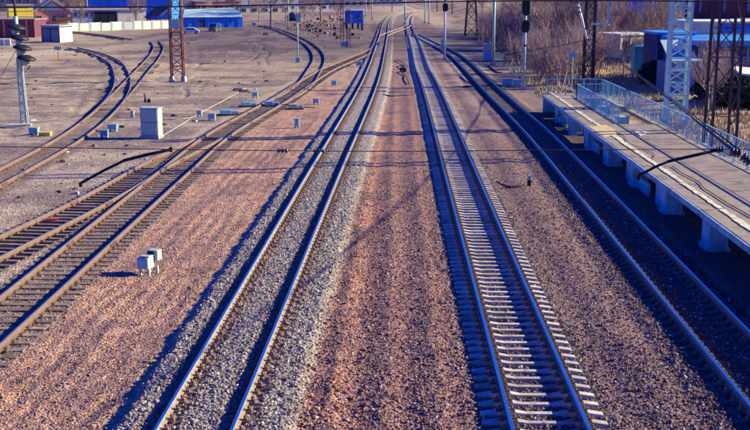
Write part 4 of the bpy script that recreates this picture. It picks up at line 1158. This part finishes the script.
mb = MB(); mb.prism([(-w / 2 - .2, 11.3, 2.7), (w / 2 + .2, 11.3, 2.7), (w / 2 - 1.5, 5.5, 5.0), (-w / 2 + 1.0, 5.5, 4.6)], (0, 0, 0.15)); part('roof_slope', mb, M['roof_teal'], tent)
for sx, zt, xo in ((-1, 4.6, 1.0), (1, 5.0, 1.5)):
    mb = MB(); mb.prism([(sx * w / 2, 0.0, 2.7), (sx * w / 2, 11, 2.7), (sx * (w / 2 - xo), 5.5, zt)], (-sx * 0.1, 0, 0)); part('gable', mb, M['roof_teal'], tent)
for k in range(6): mb = MB(); mb.box((-w / 2 + (k + .5) * w / 6, -0.04, 1.35), (0.14, 0.1, 2.6)); part('wall_post', mb, M['roof_blue'], tent)
opening(tent, -w * 0.2, 1.15, 2.2, 2.1, 'dark_wall', 'doorway', frame='roof_blue', bars=0)
def far_block(px0, px1, py, h, depth, wall, lb, roof='roof_grey', Y=None, wn=0, nm='far_building', wz=None):
    b, w = building(nm, lb, px0, px1, py, h, depth, wall, 'flat', roof_m=roof, Y=Y, over=0.3, rz=R(14 + 10 * ((px0 * 7) % 3) / 2))
    for k in range(wn): opening(b, -w / 2 + (k + 0.5) * w / wn, wz or h * 0.55, w / wn * 0.45, min(1.8, h * 0.35))
    return b
far_block(196, 242, 14, 5.2, 10, 'wall_salmon', 'long salmon block behind the blue depot', wn=8)
far_block(238, 292, 14.5, 3.6, 10, 'wall_cream', 'long cream wall building behind the bend of the siding', wn=5)
far_block(286, 330, 11, 3.2, 10, 'wall_white', 'low whitish building in the distance left of the blue cabin', wn=4)
far_block(330, 372, 9, 5.5, 12, 'wall_cream', 'distant cream block behind the blue cabin', wn=6)
far_block(372, 404, 6, 7, 12, 'wall_grey', 'distant grey block above the vanishing tracks', wn=5)
far_block(150, 198, 12, 7.5, 12, 'wall_cream', 'distant cream block behind the lattice mast', wn=6, Y=470)
far_block(0, 40, 10, 9, 14, 'roof_purple', 'distant dull purple block behind the yellow building', wn=5, Y=520)
far_block(60, 110, 10, 10, 14, 'roof_purple', 'distant dull purple block behind the gabled house', wn=6, Y=560)
far_block(220, 300, 3, 9, 16, 'wall_grey', 'farthest long grey block on the skyline', wn=10, Y=820)
far_block(300, 372, 3, 12, 16, 'roof_purple', 'farthest tall purple grey block on the skyline', wn=9, Y=900)
far_block(404, 470, 3, 10, 16, 'wall_cream', 'farthest cream block over the curve of the tracks', wn=8, Y=900)
sh, w = building('dark_shed', 'little dark pitched shed behind the scrap heap', 286, 297, 19, 1.4, 5, 'dark_wall', 'gable_front', pitch=1.5, roof_m='dark_steel', Y=350)
opening(sh, 0, 0.7, 1.0, 1.1, 'black_paint', 'doorway', frame='dark_steel', bars=0)
# bright blue cabin on dark supports
p = gp(354, 29)
cbn = thing('blue_cabin', 'bright blue cabin on dark supports with a pale door', 'cabin', p)
mb = MB(); mb.box((0, 1.5, 2.9), (4.6, 3.0, 3.0)); part('wall', mb, M['wall_blue'], cbn)
mb = MB(); mb.box((0, 1.5, 4.5), (5.0, 3.4, 0.2)); part('roof', mb, M['roof_blue'], cbn)
for x in (-1.9, -0.4, 1.0, 2.0): mb = MB(); mb.box((x, 1.5, 0.65), (0.5, 2.6, 1.5)); part('support', mb, M['dark_wall'], cbn)
opening(cbn, -0.75, 2.6, 0.8, 2.0, 'roof_teal', 'door', frame='roof_blue', bars=0)
opening(cbn, 1.1, 3.1, 1.3, 1.0)
mb = MB(); mb.bar((-2.4, -0.3, 1.4), (2.6, -0.3, 3.1), 0.12); mb.bar((2.4, -0.3, 0), (2.4, -0.3, 3.0), 0.12); part('handrail', mb, M['roof_teal'], cbn)

# --- cars
def car(lb, px, py, body, rz, L=4.3, Wd=1.75, Ht=1.45, van=False):
    p = gp(px, py); t = thing('parked_car', lb, 'car', p, rz)
    prof = [(-L / 2, .35), (-L / 2, .75), (-L / 2 + .15, .85), (-L * .30, .92), (-L * .16, Ht), (L * .22, Ht), (L * .38, .95), (L / 2 - .08, .88), (L / 2, .7), (L / 2, .35)]
    if van: prof = [(-L / 2, .35), (-L / 2, .9), (-L * .38, 1.05), (-L * .26, Ht), (L / 2 - .1, Ht), (L / 2, Ht - .2), (L / 2, .35)]
    mb = MB(); mb.prism([(x, -Wd / 2, z) for x, z in prof], (0, Wd, 0)); part('body', mb, M[body], t, bevel=0.06)
    for sx in (-1, 1):
        for sy in (-1, 1):
            mb = MB(); mb.lathe([(0.32, -0.1), (0.32, 0.1)], (sx * L * .31, sy * (Wd / 2 - 0.08), 0.32), 14, M=Matrix.Rotation(R(90), 3, 'X')); wh = part('wheel', mb, M['rubber'], t)
            mb = MB(); mb.lathe([(0.2, -0.11), (0.2, 0.11)], (sx * L * .31, sy * (Wd / 2 - 0.08), 0.32), 12, M=Matrix.Rotation(R(90), 3, 'X')); part('rim', mb, M['grey_paint'], wh)
    for sy in (-1, 1):
        mb = MB(); g_ = [(-L * .24, .95), (-L * .145, Ht - .08), (L * .2, Ht - .08), (L * .33, .95)]
        mb.prism([(x, sy * (Wd / 2 + 0.005), z) for x, z in g_], (0, sy * 0.012, 0)); part('side_window', mb, M['glass'], t)
    mb = MB(); mb.bar((-L * .295, 0, .95), (-L * .17, 0, Ht - .06), Wd - .25, 0.03); part('windscreen', mb, M['glass'], t)
    for sy in (-1, 1): mb = MB(); mb.box((-L / 2 - 0.0, sy * Wd * .36, .68), (0.06, .3, .14)); part('headlight', mb, M['ceramic_white'], t)
    return t
car('white parked car beside the rust red lattice mast', 190, 34, 'car_white', R(8))
car('dark blue parked van in front of the blue depot', 215, 31.5, 'car_dark', R(80), L=4.6, Ht=1.9, van=True)

# --- poles
def pole(px, py, H, lb, m='galv', r=0.15, arm=None, nm='catenary_pole', cat='pole', base='concrete'):
    p = gp(px, py); t = thing(nm, lb, cat, p)
    mb = MB(); mb.tube([(0, 0, -0.2), (0, 0, H)], r, 12, r2=r * 0.75); part('shaft', mb, M[m], t, smooth=True)
    mb = MB(); mb.box((0, 0, 0.1), (r * 4, r * 4, 0.5), taper=0.8); part('base', mb, M[base], t, bevel=0.02)
    if arm:
        mb = MB(); mb.bar((0, 0, arm[1]), (arm[0], 0, arm[1] + 0.25), 0.08); mb.bar((0, 0, arm[1] + 1.3), (arm[0] * 0.95, 0, arm[1] + 0.3), 0.06); part('bracket', mb, M[m], t)
    return t
t = pole(493, 65, 10.5, 'pale concrete pole standing beside the tall blue cabinet', 'white_paint', 0.2)
t = pole(298, 62, 7.0, 'slim white post with a round white plate, beside the bending siding', 'white_paint', 0.1, nm='sign_post', cat='sign post')
mb = MB(); mb.lathe([(0.05, -0.05), (0.42, -0.03), (0.42, 0.03), (0.05, 0.05)], (0.12, -0.12, 6.1), 18, M=Matrix.Rotation(R(90), 3, 'X')); mb.box((0.14, -0.1, 5.7), (0.6, 0.12, 0.9)); part('plate', mb, M['white_paint'], t)
mb = MB(); mb.box((0, 0, 0.3), (0.6, 0.5, 0.6)); part('foot_box', mb, M['blue_box'], t)
pole(405, 24, 13, 'blue catenary pole standing where the tracks pinch together', 'blue_fence', 0.24, arm=(3.5, 6.5))
pole(425, 23, 12, 'first of two blue grey poles right of the curve', 'blue_fence', 0.22, arm=(-3, 6))
pole(429, 24, 12, 'second blue grey pole right of the curve with a tall grey case', 'galv', 0.22)
pole(288.5, 27, 11, 'thin blue pole behind the slim white post', 'blue_fence', 0.16)
pole(272, 20, 12, 'thin pale pole beside the cream wall building', 'galv', 0.17)
pole(372, 20, 12, 'whitish pole right of the blue cabin', 'white_paint', 0.2, arm=(3, 6.4))
pole(366, 16, 12, 'grey pole just behind the blue cabin', 'galv', 0.2)
pole(218, 18, 11, 'thin grey twin pole behind the blue depot roof', 'dark_steel', 0.17)
pole(139, 24, 9, 'pale pole in front of the grey hall', 'galv', 0.13)
pole(88, 20, 10, 'thin pale pole behind the panel fence', 'galv', 0.13)
for (px, py, lb) in ((313, 12, 'far thin pole left of the rust red lattice pole'), (392, 12, 'far pole just left of the vanishing tracks'), (437, 12, 'far pole past the curve of the tracks'), (452, 14, 'far thin pole on the bank right of the curve'), (249, 12, 'far thin pole over the cream wall building')):
    pole(px, py, 11, lb, 'dark_steel', 0.2)
def sign(px, py, H, lb, w, h, m='white_paint', pm='rust_steel', two=False):
    p = gp(px, py); t = thing('small_sign', lb, 'sign', p)
    mb = MB(); mb.tube([(0, 0, -.1), (0, 0, H)], 0.045, 8); part('post', mb, M[pm], t)
    for sx in ((-1, 1) if two else (0,)):
        mb = MB(); mb.box((sx * w * 0.54, -0.07, H - h / 2), (w, 0.05, h)); part('plate', mb, M[m], t, bevel=0.01)
sign(58.5, 62, 2.1, 'small twin white sign plates on a rust red post before the curling siding', 0.45, 0.5, two=True)
sign(254, 31, 2.0, 'small white sign plate beside the far bend of the siding', 1.0, 0.7)
sign(571.5, 90.5, 3.6, 'pale blue square sign plate on a slim post past the platform end', 0.72, 0.5, m='blue_box', pm='blue_fence')
# cabinets
p = gp(487.5, 61)
t = thing('trackside_cabinet', 'tall pale blue cabinet beside the concrete pole', 'cabinet', p)
mb = MB(); mb.box((0, 0, 0.65), (1.2, 0.8, 1.2)); mb.box((0, 0, 1.78), (1.2, 0.8, 0.95)); mb.box((0, 0, 1.28), (1.1, 0.7, 0.12)); part('body', mb, M['blue_box'], t, bevel=0.02)
mb = MB(); mb.box((0, -0.41, 1.8), (1.05, 0.03, 0.8)); part('door', mb, M['grey_paint'], t)
mb = MB(); mb.box((0, 0, 2.29), (1.3, 0.9, 0.08)); part('roof', mb, M['grey_paint'], t)

# --- right: huts and sheds below the brush
def on_right(px, py, Y): 
    p = off(px, py, Y); return Vector((p.x, Y, ground_z(p.x, Y)))
Yk = 119
p = on_right(640, 60, Yk)
k = thing('blue_kiosk', 'tall dark blue kiosk in front of the low cream shed', 'kiosk', p, R(5))
mb = MB(); mb.box((0, 0.6, 1.5), (1.25, 1.2, 3.0)); part('wall', mb, M['door_blue'], k)
mb = MB(); mb.box((0, 0.6, 3.06), (1.4, 1.35, 0.12)); part('roof', mb, M['roof_blue'], k)
mb = MB(); mb.box((0, -0.03, 1.4), (0.9, 0.05, 2.5)); d = part('door', mb, M['door_blue'], k); mb = MB(); mb.box((0.32, -0.07, 1.4), (0.06, 0.06, 0.25)); part('handle', mb, M['grey_paint'], d)
s1, w = building('cream_shed', 'low cream walled shed half hidden in the brush', 613, 662, 60, 2.6, 5, 'wall_cream', 'flat', roof_m='wall_white', Y=140, rz=R(32))
for x in (-2, 1.0): opening(s1, x, 1.4, 0.9, 0.8)
s2, w = building('blue_roof_hut', 'small grey hut with a blue roof showing over the brush', 636, 655, 42, 4.2, 5, 'wall_grey', 'gable_front', pitch=1.6, roof_m='roof_blue', Y=160, rz=R(10))
opening(s2, 0, 2.6, 0.9, 0.9)
mb = MB(); mb.box((1.6, 2, 6.0), (0.45, 0.45, 1.8)); part('chimney', mb, M['wall_white'], s2)
s3, w = building('navy_shed', 'navy sheet metal shed in shade between the kiosk and the blue lattice mast', 656, 692, 80, 4.6, 6, 'dark_wall', 'flat', roof_m='roof_blue', Y=112)
opening(s3, -0.6, 2.6, 1.0, 1.0)
w1, w = building('blue_warehouse', 'large navy warehouse with bright blue roof edges behind the dark lattice mast', 697, 800, 90, 4.7, 14, 'dark_wall', None, Y=100, base=off(720, 43, 100).z - 4.9)
mb = MB(); mb.box((0, 6.6, 4.9), (w + 1.0, 15, 0.45)); part('roof', mb, M['roof_blue'], w1)
mb = MB(); mb.box((0, -0.95, 5.16), (w + 1.2, 0.25, 0.1)); part('roof_edge', mb, M['wall_white'], w1)
for x in range(6): opening(w1, -w / 2 + 1.6 + x * 2.5, 2.9, 1.4, 1.3, 'glass' if x % 2 else 'wall_blue', frame='door_blue')
for x in range(9): mb = MB(); mb.box((-w / 2 + 0.2 + x * w / 9, -0.06, 2.3), (0.25, 0.12, 4.7)); part('pilaster', mb, M['gate_grey'], w1)
an = thing('lean_to', 'pale teal lean-to roof with a white end board beside the warehouse', 'shed', w1.location + Vector((-w / 2 - 0.4, -0.2, 0)))
mb = MB(); mb.prism([(-2.9, -2.0, 3.3), (-0.1, -2.0, 3.3), (-0.1, 3.5, 4.9), (-2.4, 3.5, 4.9)], (0, 0, 0.14)); part('roof', mb, M['roof_teal'], an)
mb = MB(); mb.box((-1.5, 0.8, 1.6), (2.4, 4.5, 3.2)); part('wall', mb, M['gate_grey'], an)
mb = MB(); mb.box((0.02, -1.6, 3.15), (0.18, 0.6, 0.75)); part('end_board', mb, M['wall_white'], an)
w2, w = building('long_blue_shed', 'long shed with a broad bright blue fascia under a pale roof', 694, 820, 60, 5.4, 10, 'wall_grey', None, Y=135, base=off(720, 28, 135).z - 6.0)
mb = MB(); mb.box((1.5, -0.3, 6.0), (w - 3, 0.3, 1.2)); part('fascia', mb, M['wall_blue'], w2)
mb = MB(); mb.box((0, 4.8, 6.72), (w + 0.6, 11, 0.22)); part('roof', mb, M['wall_white'], w2)
mb = MB(); mb.box((-w / 2 + 1.0, -0.25, 6.0), (3.4, 0.22, 1.15)); part('fascia', mb, M['roof_teal'], w2)
w3, w = building('maroon_block', 'tall maroon block with vertical strips standing above the sheds', 692, 800, 40, 15, 14, 'wall_maroon', 'flat', roof_m='roof_purple', Y=215)
for x in range(9):
    mb = MB(); mb.box((-w / 2 + 1.2 + x * w / 9, -0.1, 8), (0.5, 0.2, 14)); part('strip', mb, M['dark_wall' if x % 2 else 'gate_grey'], w3)
    for z in (6.5, 9.8, 13): opening(w3, -w / 2 + 2.5 + x * w / 9, z, 1.1, 1.5)
p = on_right(745, 112, 82)
sc_ = thing('pale_canopy', 'pale sheet canopy in front of the navy warehouse', 'canopy', p)
mb = MB(); mb.prism([(-0.9, -1.0, 3.0), (2.4, -1.0, 2.7), (2.4, 1.4, 3.1), (-0.9, 1.4, 3.4)], (0, 0, 0.1)); part('sheet', mb, M['wall_white'], sc_)
for (x, y) in ((-0.8, -0.9), (2.3, -0.9), (2.3, 1.3), (-0.8, 1.3)): mb = MB(); mb.box((x, y, 1.45), (0.09, 0.09, 2.95)); part('post', mb, M['dark_steel'], sc_)
# garden fence of pale posts by the shed
p = on_right(655, 62, 117)
gf = thing('picket_fence', 'short dark picket fence beside the blue kiosk', 'fence', p)
for k in range(9): mb = MB(); mb.box((-1.0 + k * 0.32, 0, 0.8), (0.1, 0.05, 1.6)); part('picket', mb, M['bark'], gf)
mb = MB(); mb.box((0.25, 0.05, 1.2), (2.9, 0.05, 0.1)); part('cross_rail', mb, M['bark'], gf)

# ------------------------------------------------------------------ bare brush, trees, grass
def branch(mb, p, d, L, r, depth, up=0.15, spread=0.6):
    n = 3 if depth > 1 else 2
    pts = [p]; q, dd = p.copy(), d.copy()
    for i in range(n):
        dd = (dd + Vector((random.gauss(0, .13), random.gauss(0, .13), random.gauss(up * 0.3, .08)))).normalized()
        q = q + dd * L / n; pts.append(q.copy())
    k = 5 if depth >= 3 else 3
    mb.tube(pts, r, k, r2=r * 0.45)
    mb.f.pop(); mb.m.pop(); mb.f.pop(); mb.m.pop()
    if depth <= 0: return
    for j in range(3 if depth < 3 else 5):
        t = random.uniform(0.35, 1.0); i = min(int(t * n), n - 1); s = pts[i].lerp(pts[i + 1], t * n - i)
        a = random.uniform(0, 6.28); side = Vector((math.cos(a), math.sin(a), random.uniform(0.1, 0.9)))
        nd = (dd * (1 - spread) + side * spread + Vector((0, 0, up))).normalized()
        branch(mb, s, nd, L * random.uniform(0.5, 0.75), r * 0.55, depth - 1, up, spread)
def make_bush(h, stems, m, seed):
    random.seed(seed); root = bpy.data.objects.new('bare_shrub', None); COL.objects.link(root)
    mb = MB()
    for s in range(stems):
        a = random.uniform(0, 6.28); rr = random.uniform(0, 0.35)
        d = Vector((math.cos(a) * 0.35, math.sin(a) * 0.35, 1)).normalized()
        branch(mb, Vector((math.cos(a) * rr, math.sin(a) * rr, -0.1)), d, h * random.uniform(0.45, 0.6), 0.035 + h * 0.004, 3, 0.25, 0.5)
    part('branches', mb, M[m], root)
    return root
def make_tree(h, m, seed):
    random.seed(seed); root = bpy.data.objects.new('bare_tree', None); COL.objects.link(root)
    mb = MB(); mb.tube([(0, 0, -.2), (random.uniform(-.15, .15), 0.05, h * 0.22), (random.uniform(-.25, .25), .1, h * 0.5)], h * 0.022, 7, r2=h * 0.012); part('trunk', mb, M[m], root)
    mb = MB()
    for k in range(11):
        z = h * random.uniform(0.2, 0.5); a = random.uniform(0, 6.28)
        d = Vector((math.cos(a) * 0.75, math.sin(a) * 0.75, 0.75)).normalized()
        branch(mb, Vector((0.05, 0.05, z)), d, h * random.uniform(0.26, 0.38), h * 0.008, 3, 0.25, 0.55)
    part('crown', mb, M[m], root)
    return root
bushes = [make_bush(3.2 + 0.5 * k, 6, 'bark' if k % 2 else 'bark_pale', 40 + k) for k in range(5)]
trees = [make_tree(6.5 + k, 'bark' if k % 2 else 'bark_pale', 90 + k) for k in range(4)]
random.seed(21)
used = set()
def place(protos, x, y, lb, cat, group, smin=0.8, smax=1.25):
    pr = random.choice(protos)
    if pr.name in used: o = copy_tree(pr)
    else: o = pr; used.add(pr.name)
    o.location = (x, y, ground_z(x, y)); o.rotation_euler = (0, 0, random.uniform(0, 6.28))
    s = random.uniform(smin, smax); o.scale = (s * random.uniform(.9, 1.2), s * random.uniform(.9, 1.2), s)
    tag(o, lb, cat, group)
def free(x, y):
    # keep clear of tracks, masts and buildings
    if abs(float(lateral(T3, np.array(x), np.array(y))[0])) < 5 and y < 260: return False
    if 572 < 375 + 1072 * x / (y + 2) < 605 and y < 116: return False
    if 592 < 375 + 1072 * x / (y + 2) < 700 and y < 146: return False
    if 375 + 1072 * x / (y + 2) > 664 and y > 96 and y < 235: return False
    return True
cnt = 0
for k in range(1600):
    if cnt >= 285: break
    px = random.uniform(478, 668) if random.random() < 0.9 else random.uniform(668, 760)
    Y = 100 + 150 * random.random() ** 1.2
    x = (px - 375) / 1072 * (Y + 2)
    lim = np.interp(Y, [100, 130, 170, 250], [16.5, 17.5, 19, 20])
    if x < lim or not free(x, Y): continue
    place(bushes, x, Y, 'leafless purple brown shrub in the thicket on the bank right of the tracks', 'shrub', 'bare shrubs in the thicket on the bank', 0.75, 1.3); cnt += 1
cnt = 0
for k in range(400):
    if cnt >= 90: break
    px = random.uniform(500, 700); Y = random.uniform(140, 270); x = (px - 375) / 1072 * (Y + 2)
    if x < 24 or not free(x, Y): continue
    place(trees, x, Y, 'leafless tree rising out of the thicket on the bank right of the tracks', 'tree', 'bare trees in the thicket on the bank', 0.75, 1.2); cnt += 1
for (px, Y, s) in ((618, 118, .8), (629, 121, .75), (700, 84, .62), (704, 86, .55), (708, 90, .7)):
    x = (px - 375) / 1072 * (Y + 2)
    lbs = {618: 'bare forked tree at the left end of the cream shed', 629: 'bare forked tree just left of the blue kiosk', 700: 'pinkish bare sapling nearest the blue lattice mast', 704: 'thin pinkish bare sapling between the two tall lattice masts', 708: 'larger pinkish bare sapling before the warehouse wall'}
    o = copy_tree(trees[0 if px < 650 else 2]); o.location = (x, Y, ground_z(x, Y)); o.scale = (s, s, s); o.rotation_euler = (0, 0, px)
    for kx in ('label', 'category', 'group'):
        if kx in o: del o[kx]
    tag(o, lbs[px], 'tree')
for n_ in range(95):
    Y = random.uniform(290, 800); px = random.uniform(40, 480); x = (px - 375) / 1072 * (Y + 2)
    if abs(float(np.interp(Y, T1[:, 1], T1[:, 0])) - x) < 14 or abs(float(np.interp(Y, T2[:, 1], T2[:, 0])) - x) < 12: continue
    place(trees, x, Y, 'distant bare tree among the far buildings', 'tree', 'distant bare trees among the far buildings', 0.9, 1.5)
# dark evergreen clumps in the shade below the sheds
def evergreen(lb, x, y, w, h, seed):
    random.seed(seed); r = np.random.default_rng(seed)
    t = thing('dark_bush', lb, 'bush', (x, y, ground_z(x, y)))
    mb = MB()
    for k in range(1500):
        a = r.random() * 6.28; q = r.random() ** 0.5; zz = r.random() ** 0.8
        lim = (1 - (zz - 0.35) ** 2 * 1.3) * (0.8 + 0.25 * math.sin(3 * a + seed))
        c = Vector((math.cos(a) * q * lim * w / 2, math.sin(a) * q * lim * w / 2, zz * h))
        u = Vector(r.normal(size=3)).normalized() * 0.16; v = Vector(r.normal(size=3)).normalized() * 0.16
        b = len(mb.v); mb.v += [tuple(c - u), tuple(c + v), tuple(c + u), tuple(c - v)]; mb.f.append((b, b + 1, b + 2, b + 3)); mb.m.append(0)
    part('foliage', mb, M['evergreen'], t)
    mb = MB()
    for k in range(5): mb.tube([(random.uniform(-.2, .2), random.uniform(-.2, .2), -.1), (random.uniform(-w / 3, w / 3), random.uniform(-w / 3, w / 3), h * 0.8)], 0.05, 5, r2=0.015)
    part('stems', mb, M['bark'], t)
for i, (px, Y, w_, h_, lb) in enumerate(((652, 108, 3.6, 2.4, 'dark bush at the foot of the navy shed, nearest the kiosk'), (662, 106, 3.2, 2.0, 'dark bush left of the blue lattice mast before the navy shed'), (645, 112, 3.0, 1.8, 'low dark bush under the blue kiosk'),
        (700, 92, 3.4, 2.2, 'dark bush at the warehouse corner'), (716, 88, 3.6, 2.0, 'dark bush behind the dark lattice mast'), (728, 90, 3.0, 2.4, 'dark bush against the middle of the warehouse wall'), (744, 86, 3.4, 1.8, 'dark bush under the pale canopy'))):
    evergreen(lb, (px - 375) / 1072 * (Y + 2), Y, w_, h_, 300 + i)
# dry grass
def dry_grass():
    r = np.random.default_rng(5); n = 42000
    Y = 62 + 130 * r.random(n) ** 1.1; px = 500 + 290 * r.random(n)
    X = (px - 375) / 1072 * (Y + 2)
    o3, _ = lateral(T3, X, Y)
    clump = fbm(X * 0.35, Y * 0.35, 131)
    edge = np.interp(Y, [60, 84, 92, 120, 200], [8.2, 8.2, 3.6, 4.2, 5.5])
    keep = (o3 > edge) & (clump > 0.42 + 0.1 * r.random(n))
    X, Y, clump = X[keep], Y[keep], clump[keep]
    z, *_ = ground_fields(X, Y)
    n = len(X); h = (0.16 + 0.40 * r.random(n)) * np.clip(clump * 1.7, 0.4, 1.2)
    a = r.random(n) * 6.28; w = 0.035 + 0.03 * r.random(n)
    lx, ly = r.normal(0, .18, n) * h, r.normal(0, .18, n) * h
    v = np.stack([np.stack([X - np.cos(a) * w, Y - np.sin(a) * w, z - .02], -1), np.stack([X + np.cos(a) * w, Y + np.sin(a) * w, z - .02], -1), np.stack([X + lx, Y + ly, z + h], -1)], 1).reshape(-1, 3)
    me = bpy.data.meshes.new('dry_grass'); me.vertices.add(len(v)); me.vertices.foreach_set('co', v.ravel())
    me.loops.add(3 * n); me.loops.foreach_set('vertex_index', np.arange(3 * n, dtype=np.int32)); me.polygons.add(n); me.polygons.foreach_set('loop_start', np.arange(0, 3 * n, 3, dtype=np.int32)); me.update()
    me.materials.append(M['dry_grass'])
    o = link('dry_grass', me); tag(o, kind='stuff'); o['label'] = 'dry yellow grass tufts on the bank behind the platform'
dry_grass()
# rubble along the far siding
def rubble():
    r = np.random.default_rng(9); mb = MB()
    for k in range(300):
        px, py = r.normal(318, 22), r.normal(24, 7)
        if not (12 < py < 46): continue
        p = gp(px, py) if k < 0 else at(px, py, 0.1); s = 0.2 + 0.7 * r.random() ** 3
        if abs(float(lateral(TE, np.array(p.x), np.array(p.y))[0])) < 2.5 and p.y < 300: continue
        mb.box((p.x, p.y, p.z + s * 0.2), (s * 1.4, s, s * 0.7), rz=r.random() * 3, taper=0.7, mi=int(r.integers(0, 4)))
    o = link('rubble', mb.mesh('rubble', [M['dark_steel'], M['bark_pale'], M['rust_steel'], M['dark_steel']])); tag(o, kind='stuff'); o['label'] = 'broken blocks and scrap heaped between the siding and the blue cabin'
rubble()
def litter():
    r = np.random.default_rng(19); mb = MB()
    for k in range(520):
        Y = 48 + 170 * r.random() ** 1.3; px = 300 * r.random() ** 0.8; X = (px - 375) / 1072 * (Y + 2)
        oc, _ = lateral(CD, np.array([X]), np.array([Y]))
        if oc[0] > -2.6: continue
        s = 0.05 + 0.22 * r.random() ** 3
        mb.box((X, Y, ground_z(X, Y) + s * 0.2), (s * (1 + 2 * r.random()), s, s * 0.6), rz=r.random() * 3, taper=0.7, mi=int(r.integers(0, 4)))
    o = link('yard_litter', mb.mesh('yard_litter', [M['dark_steel'], M['concrete'], M['bark'], M['dark_steel']])); tag(o, kind='stuff'); o['label'] = 'small stones, sticks and scrap strewn over the yard earth'
litter()
